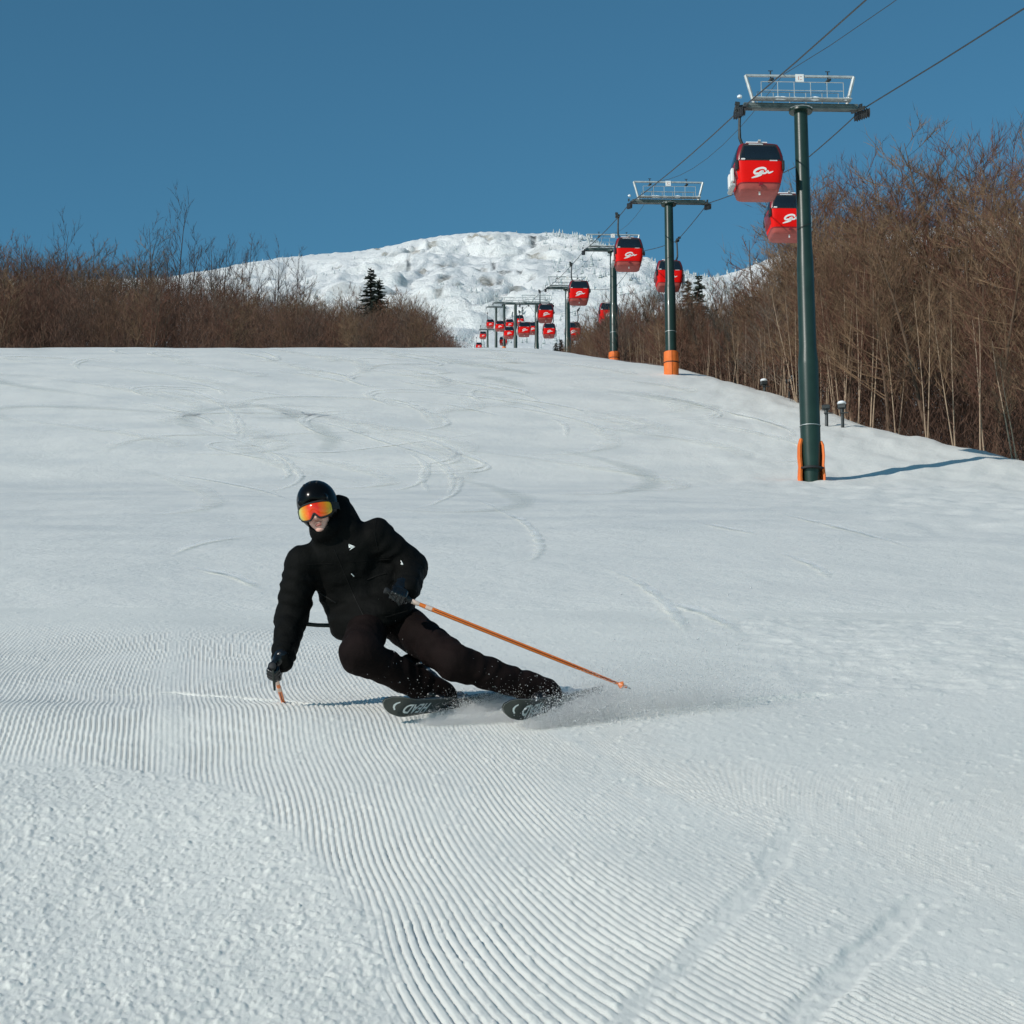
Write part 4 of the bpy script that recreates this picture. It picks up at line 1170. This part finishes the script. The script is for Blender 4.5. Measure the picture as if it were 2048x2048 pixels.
# jacket
FINE = True
def ripple(t, L, k, s, p, amp): return .55*amp*np.sin(2*math.pi*(t*L/k) + 4.5*vn3(p, s, .10)) if FINE else 0
def plain(fn):
    def f(p):
        global FINE
        FINE = False; r_ = fn(p); FINE = True
        return r_
    return f
def jacket_sdf(p):
    ax = (chest-pel); 
    d = sd_ell(p, chest*.96+waist*.04, (.205, .135, .19), None)
    side = Vector(shL)-Vector(shR); side.normalize(); 
    upv = (Vector(upch)-Vector(waist)).normalized(); fr = side.cross(upv).normalized(); upv = fr.cross(side)
    TR = np.array(Matrix((side, fr, upv)).transposed())
    d = sd_ell(p, (chest+upch)/2+np.array([0, .0, -.01]), (.235, .145, .20), TR)
    d = smin(d, sd_ell(p, J(708, 1178, 11.68), (.215, .150, .20), TR), .06)
    d = smin(d, sd_ell(p, J(744, 1226, 11.66), (.268, .225, .150), TR), .05)
    d = smin(d, sd_ell(p, J(775, 1165, 11.66), (.12, .12, .14), TR), .05)
    c, t = sd_cone(p, shL, shR, rp_(31), rp_(31)); d = smin(d, c, .05)
    c, t = sd_cone(p, shR, elR, rp_(36), rp_(33)); d = smin(d, c+ripple(t, .35, .085, 3, p, .006), .035)
    c, t = sd_cone(p, elR, wrR, rp_(33), rp_(21)); d = smin(d, c+ripple(t, .30, .07, 5, p, .006), .02)
    c, t = sd_cone(p, shL, elL, rp_(35), rp_(33)); d = smin(d, c+ripple(t, .30, .08, 7, p, .007), .035)
    c, t = sd_cone(p, elL, wrL, rp_(32), rp_(23)); d = smin(d, c+ripple(t, .3, .07, 9, p, .006), .02)
    # collar and hood bundled behind the head
    c, t = sd_cone(p, neck+np.array([.02, .03, -.02]), hd(.006, -.006, -.112), .098, .088); d = smin(d, c, .04)
    d = smin(d, sd_ell(p, hd(.095, -.105, -.070), (.095, .09, .125), HRn), .04)
    d = smin(d, sd_cone(p, hd(.105, -.11, .01), hd(.125, -.10, -.16), .062, .088)[0], .03)
    d = np.maximum(d, -sd_ell(p, hd(0, .070, -.047), (.060, .105, .084), HRn))       # opening for the face
    # cloth folds
    q = p@TR
    if FINE: d = d + .009*vn3(p, 31, .11) + .012*np.abs(vn3(p*np.array([1, 1, 2.0]), 33, .085)) + .007*np.abs(vn3(p, 35, .038)) - .004
    if FINE: d = d + .004*np.sin(q[..., 2]/.055*2*math.pi*.5 + 3*vn3(p, 37, .15))*sstep(-.05, .25, (p-waist)@np.array([.2, 0, -1])+.2)
    # cut off at the hem
    return d
jlo = np.min([wrR, elR, head, waist, pel], 0)-np.array([.26, .30, .24]); jhi = np.max([head, shL, elL, waist], 0)+np.array([.16, .28, .16])
hem_n = np.array(Vector((.30, -.05, -1)).normalized()); hem_p = J(764, 1262, 11.60)
def jk(p):
    d = jacket_sdf(p)
    hem = (p-hem_p)@hem_n + (.012*vn3(p, 39, .08) if FINE else 0)
    # the hem only trims the trunk, not the sleeves
    near = np.minimum(sd_cone(p, elR, wrR, .13, .13)[0], sd_cone(p, elL, wrL, .10, .10)[0])
    return np.where(near < 0, d, np.maximum(d, hem))
V, Q = surf_nets(jk, jlo, jhi, .0105, plain(jk))
jacket = mk('jacket', V, Q, M['jacket'], person, ORG, auto=False)
# trousers
def pants_sdf(p):
    d = sd_ell(p, pel+np.array([.01, 0, -.025]), (.165, .125, .11), None)
    for a, b, r1, r2, s, L in ((hipL, kneeL, 43, 36, 51, .42), (kneeL, ankL, 34, 26, 53, .5), (hipR, kneeR, 41, 37, 55, .4), (kneeR, ankR, 37, 27, 57, .55)):
        c, t = sd_cone(p, a, b, rp_(r1), rp_(r2))
        d = smin(d, c + ripple(t, L, .10, s, p, .006), .035)
    d = smin(d, sd_ell(p, kneeR+np.array([.02, .0, .015]), (.098, .10, .108), None), .03)
    d = smin(d, sd_cone(p, ankL*.75+kneeL*.25, ankL*.94+kneeL*.06, rp_(29), rp_(29))[0], .02)
    d = smin(d, sd_cone(p, ankR*.75+kneeR*.25, ankR*.94+kneeR*.06, rp_(29), rp_(30))[0], .02)
    if FINE: d = d + .008*vn3(p, 61, .10) + .012*np.abs(vn3(p*np.array([1.3, 1, 1.0]), 63, .075)) + .007*np.abs(vn3(p, 65, .035)) - .004
    return d
plo = np.min([hipR, kneeR, ankR, ankL, kneeL], 0)-.20; phi_ = np.max([hipL, kneeL, ankL, ankR, pel], 0)+.20
V, Q = surf_nets(pants_sdf, plo, phi_, .0105, plain(pants_sdf))
mk('trousers', V, Q, M['trousers'], person, ORG, auto=False)

# helmet
def helmet_sdf(p):
    o = sd_ell(p, hd(0, -.008, .050), (.117, .139, .127), HRn)
    o = smin(o, sd_ell(p, hd(0, -.02, -.005), (.114, .118, .11), HRn), .03)
    i = sd_ell(p, hd(0, -.0, .03), (.094, .114, .11), HRn)
    i = np.minimum(i, sd_ell(p, hd(0, .12, -.04), (.088, .13, .092), HRn))
    i = np.minimum(i, sd_ell(p, hd(0, .0, -.16), (.10, .12, .13), HRn))
    d = np.maximum(o, -i)
    d = smin(d, sd_cone(p, hd(-.072, .098, .050), hd(.072, .098, .050), .017, .017)[0], .016)
    return d
V, Q = surf_nets(helmet_sdf, head-.2, head+.22, .0055)
helmet = mk('helmet', V, Q, M['helmet'], person, ORG, auto=False)
vt = MB()
for k in (-1, 0, 1):
    vt.box(hd(k*.04, .06, .160-.008*abs(k)), (.010, .035, .004), rot=HR @ Matrix.Rotation(R(-28), 3, 'X') @ Matrix.Rotation(R(k*12), 3, 'Y'))
vt.build('vents', M['rubber'], helmet, ORG)
# goggles: lens, frame, strap
def gpt(a, z, off):                 # a: angle round the face, z: height
    return hd((.108+off)*math.sin(a), .012+(.114+off)*math.cos(a), z)
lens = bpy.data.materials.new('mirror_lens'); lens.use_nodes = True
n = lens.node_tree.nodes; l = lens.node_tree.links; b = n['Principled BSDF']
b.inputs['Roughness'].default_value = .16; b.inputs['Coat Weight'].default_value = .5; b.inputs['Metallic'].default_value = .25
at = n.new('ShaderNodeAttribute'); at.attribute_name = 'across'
cr = n.new('ShaderNodeValToRGB'); cr.color_ramp.elements[0].position = 0; cr.color_ramp.elements[0].color = (.35, .45, .18, 1)  # mirror reflection colours painted across the lens as a ramp
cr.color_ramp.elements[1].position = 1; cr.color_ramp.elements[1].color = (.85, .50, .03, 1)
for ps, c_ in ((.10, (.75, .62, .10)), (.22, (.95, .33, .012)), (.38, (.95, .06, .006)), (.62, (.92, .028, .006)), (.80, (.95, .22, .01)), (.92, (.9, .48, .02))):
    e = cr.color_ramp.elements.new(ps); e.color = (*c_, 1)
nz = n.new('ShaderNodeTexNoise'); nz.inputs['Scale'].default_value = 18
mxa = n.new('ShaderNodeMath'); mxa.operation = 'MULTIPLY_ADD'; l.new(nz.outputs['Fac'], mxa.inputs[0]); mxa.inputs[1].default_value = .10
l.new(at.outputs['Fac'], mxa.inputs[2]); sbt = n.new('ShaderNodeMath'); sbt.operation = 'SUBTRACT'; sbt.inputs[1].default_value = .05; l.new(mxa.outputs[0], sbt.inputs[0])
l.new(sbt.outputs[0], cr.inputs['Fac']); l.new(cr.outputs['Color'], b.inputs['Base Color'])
def gz(a, t):                       # lower rim is notched for the nose
    A = .98; k = a/A
    top = .030-.008*abs(k)**3; bot = -.068+.034*math.exp(-(k/.17)**2)+.020*abs(k)**3.5
    return bot+(top-bot)*t
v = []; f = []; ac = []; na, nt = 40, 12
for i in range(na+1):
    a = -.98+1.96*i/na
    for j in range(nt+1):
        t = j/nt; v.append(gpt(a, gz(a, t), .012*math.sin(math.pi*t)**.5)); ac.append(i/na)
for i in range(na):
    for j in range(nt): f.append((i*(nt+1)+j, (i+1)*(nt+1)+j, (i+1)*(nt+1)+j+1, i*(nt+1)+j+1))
gog = MB()
rim = [gpt(-.98+1.96*i/na, gz(-.98+1.96*i/na, 1), .002) for i in range(na+1)] + [gpt(.98-1.96*i/na, gz(.98-1.96*i/na, 0), .002) for i in range(na+1)]
rim.append(rim[0]); gog.tube(rim, .0065, 8)
gogo = gog.build('goggles', M['strapm'], person, ORG)
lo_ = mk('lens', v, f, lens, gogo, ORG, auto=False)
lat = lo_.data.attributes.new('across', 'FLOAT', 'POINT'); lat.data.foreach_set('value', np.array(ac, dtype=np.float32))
st_ = MB()
v = []; f = []
nn = 28
for i in range(nn+1):
    a = .95+(2*math.pi-1.9)*i/nn
    for zz, of in ((-.012, 0), (.030, 0), (.030, .004), (-.012, .004)):
        v.append(tuple(hd((.1185+of)*math.sin(a), -.010+(.138+of)*math.cos(a), zz-.014)))
for i in range(nn):
    for j in range(4): f.append((i*4+j, i*4+(j+1) % 4, i*4+4+(j+1) % 4, i*4+4+j))
st_.add(v, f).build('strap', M['strapm'], gogo, ORG)

# white mark on the chest
mk_c = P(702, 1093, 11.4)
def on_jacket(px, py, dd=.004):     # first point of the jacket along a sight line
    ds = np.linspace(11.0, 11.9, 400); a, b_ = ray(px, py)
    pts = np.stack([a*ds, ds, b_*ds], -1); s = jk(pts[:, None, None, :])[:, 0, 0]
    i = int(np.argmax(s < .0)); return Vector(pts[i]) - Vector((0, dd, 0))
lg = MB()
for tri in (((697, 1088), (710, 1093), (703, 1094)), ((697, 1089), (703, 1095), (698, 1096)), ((703, 1095), (710, 1094), (699, 1101))):
    lg.add([on_jacket(*t) for t in tri], [(0, 1, 2)])
lg.build('logo', M['print'], jacket, ORG, smooth=False)
# webbing strap between sleeve and hip
s0, s1 = J(600, 1247, 11.62), J(668, 1251, 11.66)
MB().tube([s0, (s0+s1)/2+np.array([0, 0, -.004]), s1], [.015, .014, .015], 10, flat=.85).build('strap', M['webbing'], jacket, ORG)
# zip, yoke seam and pocket flaps
def seam(pl, r, nm, m):
    MB().tube([on_jacket(a, b_, .002) for a, b_ in spline(pl, 6)], r, 5).build(nm, m, jacket, ORG)
M['seam'] = mat('jacket_trim', (.006, .006, .0055), .6, var=.2, vscale=30, spec=.15)
seam([(668, 1098), (686, 1140), (705, 1185), (724, 1225), (738, 1250)], .0030, 'zip', M['seam'])
seam([(702, 1124), (730, 1122), (762, 1120), (785, 1118)], .0022, 'seam', M['seam'])
seam([(612, 1130), (635, 1128), (665, 1128)], .0022, 'seam', M['seam'])
seam([(752, 1040), (750, 1070), (756, 1100)], .0022, 'seam', M['seam'])
for pk in ([(735, 1160), (755, 1152), (772, 1147)], [(640, 1185), (655, 1196), (672, 1206)], [(770, 1235), (795, 1228), (815, 1222)]): seam(pk, .0045, 'pocket_flap', M['seam'])
# zip pull and toggles
zp = MB()
for a, b_ in (((703, 1148), (708, 1153)), ((802, 1122), (805, 1128)), ((802, 1128), (806, 1129))):
    zp.tube([on_jacket(*a), on_jacket(*b_)], .003, 5)
zp.build('zip_pull', M['print'], jacket, ORG)

# gloves: fists closed round the pole grips
def glove(name, wrist, hand, grip_dir, back_dir):
    gx = Vector(grip_dir).normalized(); fy = (Vector(hand)-Vector(wrist)); fy = (fy-gx*fy.dot(gx)).normalized()
    gz_ = gx.cross(fy).normalized()
    if gz_.dot(Vector(back_dir)) < 0: gx_s = -1
    else: gx_s = 1
    gz_ = gz_*gx_s
    Rm = np.array(Matrix((gx, fy, gz_)).transposed())
    c0 = Vector(hand) - fy*.048 + gz_*.006          # palm centre; grip passes at +.05 y
    def L(x, y, z): return np.array(c0) + Rm@np.array([x, y, z])
    def sdf(p):
        d = sd_ell(p, L(0, .005, .008), (.050, .052, .026), Rm)
        d = smin(d, sd_cone(p, L(-.03, .035, .014), L(.03, .035, .016), .022, .022)[0], .012)
        for x, ln in ((.034, .95), (.0115, 1.05), (-.0115, 1.0), (-.034, .85)):
            k = [L(x*.95, .035, .016), L(x, .078*ln**.5, .012), L(x, .082*ln**.5, -.026*ln), L(x*.95, .050, -.036*ln), L(x*.9, .030, -.026)]
            f_ = 9.
            for a, b_, r1, r2 in zip(k[:-1], k[1:], (.0155, .0145, .0135, .0125), (.0145, .0140, .0130, .011)):
                f_ = np.minimum(f_, sd_cone(p, a, b_, r1, r2)[0])
            d = smin(d, f_, .004)
        th = [L(.036, -.015, -.006), L(.056, .022, -.016), L(.046, .056, -.034), L(.022, .070, -.044)]
        for a, b_, r1, r2 in zip(th[:-1], th[1:], (.020, .0165, .0145), (.0165, .0145, .012)):
            d = smin(d, sd_cone(p, a, b_, r1, r2)[0], .006)
        d = smin(d, sd_cone(p, L(0, -.03, .004), np.array(wrist), .036, .044)[0], .02)
        d = smin(d, sd_cone(p, L(0, -.035, .004), L(0, -.055, .004), .043, .046)[0], .006)
        return d + (.0012*vn3(p, 71, .012) if FINE else 0)
    V, Q = surf_nets(sdf, np.array(hand)-.15, np.array(hand)+.15, .0045, plain(sdf))
    o = mk(name, V, Q, M['leather'], person, ORG, auto=False)
    return c0 + fy*.052 + gz_*-.008, gx
tipL = P(1263, 1378, 11.55); tipR = G(571, 1404) + Vector((0, 0, -.045))
cL, _ = glove('glove', wrL, haL, tipL-Vector(haL), (-.2, -1, .35))
cR, _ = glove('glove', wrR, haR, tipR-Vector(haR), (-.6, -.5, .5))
def pole(c, tip, label, far_basket):
    tip = Vector(tip); ax = (tip-c).normalized(); L = (tip-c).length
    root = empty('ski_pole', tip); tag(root, label, 'ski pole', 'the two ski poles of the skier')
    O = tip
    q = ax.to_track_quat('Z', 'Y').to_matrix()
    def B(prof, nm, m, nn_=14): return MB().lathe(prof, c=c, n=nn_, rot=q).build(nm, m, root, O)
    B([(.010, -.085), (.019, -.080), (.021, -.07), (.015, -.055), (.017, 0), (.0155, .05), (.018, .07), (.013, .085)], 'grip', M['rubber'])
    B([(.0125, .085), (.014, .09), (.013, .13), (.0105, .135)], 'collar', M['pole_w'])
    B([(.0115, .13), (.0135, .2), (.0125, .7*L), (.008, L-.03)], 'shaft', M['pole_o'])
    B([(.0138, .17), (.0145, .19), (.0144, .21)], 'band', M['pole_w'])
    # dark line along the shaft
    st = MB(); sd_ = ax.cross(Vector((0, 1, 0))).normalized()
    off = Vector((0, -1, 0)); off = (off-ax*off.dot(ax)).normalized()
    st.tube([c+ax*.22+off*.0112, c+ax*(.7*L)+off*.0108, c+ax*(L-.10)+off*.0075], .0034, 5); st.build('stripe', M['pole_d'], root, O)
    B([(.008, L-.085), (.020, L-.070), (.024, L-.062), (.020, L-.056), (.008, L-.050)], 'basket', M['pole_o'], 16)
    B([(.006, L-.05), (.0045, L-.01), (.001, L)], 'tip', M['alu'])
    sp_ = MB(); a_ = c-ax*.07; b_ = c+off*.05+Vector((0, 0, -.06)); sp_.tube([a_, (a_+b_)/2+off*.03, b_, c+off*.028], .006, 6, flat=.4); sp_.build('wrist_strap', M['webbing'], root, O)
pole(cL, tipL, 'long orange ski pole slanting out to the right of the skier', True)
pole(cR, tipR, 'foreshortened orange ski pole below the glove at the left', False)

# skis and boots
def ski(tip_px, boot_px, d_tip, d_boot, label, text_n, foot_up, yellow):
    B = P(*boot_px, d_boot); T = P(*tip_px, d_tip)
    a = (T-B).normalized(); up = Vector(foot_up); up = (up-a*up.dot(a)).normalized()   # top-sheet normal
    w = a.cross(up).normalized()
    if w.z < 0: w = -w               # points to the raised edge
    bh = .0
    root = empty('ski', (B.x, B.y, B.z)); O = Vector((B.x, B.y, B.z))
    tag(root, label, 'ski', 'the pair of dark skis')
    Lf = (T-B).length; Lb = .88; ns = 60
    def pt(s, k, t):                 # s along from boot, k -1..1 across, t through the thickness
        hw = np.interp(s, [-Lb, -Lb+.04, -Lb+.12, -.1, Lf-.30, Lf-.16, Lf-.07, Lf-.02, Lf], [.035, .050, .056, .043, .060, .0655, .058, .036, .012])
        r_ = max(0, s-(Lf-.26)); rise = 1.15*r_*r_
        rt = max(0, -s-(Lb-.10)); rise += 1.2*rt*rt
        return B + a*(s - .25*r_*r_) + up*(rise + t) + w*(hw*k)
    S = np.linspace(-Lb, Lf, ns)
    def layer(t0, t1, k, nm, m, par):
        v = []; f = []
        for s in S:
            th = float(np.interp(s, [-Lb, -.3, .3, Lf], [.55, 1, 1, .55]))
            v += [pt(s, -k, t0*th), pt(s, k, t0*th), pt(s, k*.97, t1*th), pt(s, -k*.97, t1*th)]
        for i in range(ns-1):
            for j in range(4): f.append((4*i+j, 4*i+(j+1) % 4, 4*i+4+(j+1) % 4, 4*i+4+j))
        f += [(3, 2, 1, 0), (4*ns-4, 4*ns-3, 4*ns-2, 4*ns-1)]
        return mk(nm, v, f, m, par, O)
    layer(.0, .003, .96, 'base', M['ski_base'], root)
    layer(.0005, .0045, 1.0, 'edge', M['ski_edge'], root)
    layer(.0046, .018, .97, 'topsheet', M['ski_top'], root)
    # lettering on the base
    cu = bpy.data.curves.new('letters', 'FONT'); cu.body = 'HEAD'; cu.size = .100; cu.offset = .0030; cu.align_x = 'CENTER'; cu.align_y = 'CENTER'; cu.space_character = 1.08; cu.shear = .12
    to = bpy.data.objects.new('letters', cu); COL.objects.link(to)
    dg = bpy.context.evaluated_depsgraph_get(); me = to.evaluated_get(dg).to_mesh()
    tv = [v.co.copy() for v in me.vertices]; tf = [tuple(p.vertices) for p in me.polygons]
    to.to_mesh_clear() if hasattr(to, 'to_mesh_clear') else None
    bpy.data.objects.remove(to)
    sc = Lf-.305
    # letters stand head-down, reading from the tail towards the tip
    v = [pt(sc + q.x*1.05, 0, 0) + w*(-q.y*.88)*1.0 - up*.0016 for q in tv]
    mk('lettering', v, tf, M['print'], root, O, smooth=False)
    # arrow emblem near the tip
    em = MB()
    for sg in (-1, 1):
        pl = [(Lf-.088, .030*sg), (Lf-.098, .024*sg), (Lf-.118, .0), (Lf-.098, 0), (Lf-.082, .020*sg)]
        pts = [pt(Lf-.075-.0, 0, 0)]
        ar = [(-.062, .0), (-.070, .016*sg), (-.092, .031*sg), (-.098, .024*sg), (-.083, .012*sg), (-.079, .0)]
        em.add([pt(Lf+x, 0, 0)+w*y-up*.0018 for x, y in ar], [tuple(range(6))])
    em.build('emblem', M['print'], root, O, smooth=False)
    # binding
    bd = MB(); rot = Matrix((a, w, up)).transposed()
    bd.box(B+up*.030+a*.17, (.11, .062, .030), rot=rot, bev=.008); bd.box(B+up*.032-a*.17, (.13, .062, .034), rot=rot, bev=.008); bd.box(B+up*.060-a*.19, (.06, .05, .05), rot=rot, bev=.012)
    bd.build('binding', M['dark_steel'], root, O)
    # boot belongs to the person
    F0 = np.array(B+up*.045); A = np.array(a); U = np.array(up); Wv = np.array(w); RB = np.array(rot)
    def L(x, y, z): return F0+A*x+Wv*y+U*z
    def sdf(p):
        d = sd_ell(p, L(.05, 0, .045), (.135, .050, .058), RB)
        d = smin(d, sd_ell(p, L(-.06, 0, .06), (.085, .050, .075), RB), .02)
        c, t = sd_cone(p, L(-.035, 0, .08), L(.02, 0, .30), .058, .070); d = smin(d, c, .02)
        q = (p-F0)@RB
        sole = np.maximum(np.maximum(np.abs(q[..., 0])-.158, np.abs(q[..., 1])-.036), np.abs(q[..., 2]-.0)-.018)
        d = smin(d, sole, .008)
        return np.maximum(d, -(q[..., 2]+.016)) + .0015*np.sin(q[..., 2]/.03*3.14)
    V, Q = surf_nets(sdf, F0-.34, F0+.34, .007)
    bo = mk('ski_boot', V, Q, M['boot'], person, ORG, auto=False)
    for sgn in (-1, 1):
        bk = MB()
        for x, z in ((.09, .075), (.03, .105), (.03, .19), (.035, .25)):
            bk.box(L(x, sgn*(.050 if z < .15 else .062), z), (.022, .012, .016), rot=rot, bev=.003)
            bk.box(L(x+.02, sgn*(.044 if z < .15 else .058), z), (.05, .010, .007), rot=rot)
        bk.build('buckle', M['yellow'] if yellow else M['alu'], bo, ORG)
    return B, a, up, w
UPV = Vector(hipL)*.5+Vector(hipR)*.5
sk1 = ski((786, 1421), (905, 1408), 10.86, 11.56, 'dark ski on the left with its tip raised and white lettering on the base', 4, tuple(Vector(kneeR)-P(905, 1408, 11.56)), False)
sk2 = ski((1030, 1426), (1118, 1406), 10.84, 11.54, 'dark ski on the right half buried in flying snow', 4, tuple(Vector(kneeL)-P(1118, 1406, 11.54)), True)

# ---------------------------------------------------------------- flying snow
fm = M['snow_dust']; n = fm.node_tree.nodes; l = fm.node_tree.links
tb = n.new('ShaderNodeBsdfTranslucent'); tb.inputs[0].default_value = (.97, .97, .97, 1)
ms = n.new('ShaderNodeMixShader'); ms.inputs[0].default_value = .5
l.new(n['Principled BSDF'].outputs[0], ms.inputs[1]); l.new(tb.outputs[0], ms.inputs[2]); l.new(ms.outputs[0], n['Material Output'].inputs[0])
def trail(n, a, b, da, db, h0, h1, sp0, sp1, s0, s1, pw=1.0):
    A = np.array([ray(*a)[0]*da, da]); B_ = np.array([ray(*b)[0]*db, db])
    t = rng.random(n)**pw; s = sp0+(sp1-sp0)*t
    xy = A[None]+(B_-A)[None]*t[:, None] + rng.normal(size=(n, 2))*s[:, None]*np.array([1, .8])
    z = H(xy[:, 0], xy[:, 1]) + rng.exponential(1, n)*(h0+(h1-h0)*t)
    return np.concatenate([xy, z[:, None], (s0+(s1-s0)*rng.random(n)**3)[:, None]], 1)
PT = np.concatenate([
    trail(15000, (1064, 1441), (1200, 1425), 10.92, 11.25, .018, .045, .04, .08, .001, .0034),
    trail(62000, (1070, 1442), (1450, 1398), 10.95, 11.95, .030, .12, .05, .20, .0008, .0028, .85),
    trail(24000, (1130, 1415), (1235, 1392), 11.4, 12.3, .03, .05, .05, .08, .0009, .003),
    trail(20000, (925, 1414), (1050, 1402), 11.35, 12.0, .028, .045, .05, .07, .0009, .003),
    trail(1500, (1080, 1438), (1480, 1398), 11.0, 12.0, .04, .14, .08, .25, .002, .0075),
    trail(26000, (850, 1438), (1050, 1432), 11.0, 11.25, .016, .035, .04, .07, .0008, .0022),
    trail(30000, (1180, 1420), (1530, 1390), 11.2, 12.5, .10, .16, .12, .36, .0007, .0030, .8),
    trail(12000, (880, 1400), (1400, 1390), 11.8, 12.6, .12, .22, .25, .5, .0007, .0022),
    trail(2500, (620, 1405), (860, 1412), 11.3, 11.5, .04, .09, .10, .15, .0007, .0022)])
base = np.array([[1, 1, 1], [1, -1, -1], [-1, 1, -1], [-1, -1, 1]], float)
pp = PT[:, :3]; ss = PT[:, 3]*.72
rot = rng.uniform(-1, 1, (len(PT), 4, 3))*.5
V = (pp[:, None, :] + (base[None]+rot)*ss[:, None, None]).reshape(-1, 3)
k = np.arange(len(PT))*4
Fq = np.concatenate([np.stack([k+a, k+b_, k+c_], 1) for a, b_, c_ in ((0, 1, 2), (0, 3, 1), (0, 2, 3), (1, 3, 2))])
o = mk('snow_spray', V, Fq, M['snow_dust'], smooth=False)
tag(o, 'fine white snow thrown up behind the skis', 'snow spray', kind='stuff')
# flecks of snow clinging to the trousers
V = []; F = []
for i in range(70):
    leg = random.random()
    A, Bv, r_ = (kneeL, ankL, rp_(32)) if leg < .65 else (kneeR, ankR, rp_(36))
    t = random.random()**.6; c = A+(Bv-A)*t
    ax = (Bv-A)/np.linalg.norm(Bv-A); q = rng.normal(size=3); q[1] = -abs(q[1]); q -= ax*q.dot(ax); q /= np.linalg.norm(q)
    lo_t, hi_t = 0., .3
    for it in range(18):
        m_ = (lo_t+hi_t)/2; p = c+q*m_
        if pants_sdf(p[None, None, None, :])[0, 0, 0] < 0: lo_t = m_
        else: hi_t = m_
    p = c+q*hi_t; s = random.uniform(.0007, .0026)
    o = len(V); V += [tuple(p+base[j]*s+rng.uniform(-.4, .4, 3)*s) for j in range(4)]; F += [(o, o+1, o+2), (o, o+3, o+1), (o, o+2, o+3), (o+1, o+3, o+2)]
o = mk('snow_flecks', V, F, M['snow_dust'], person, ORG, smooth=False); tag(o, kind='stuff')
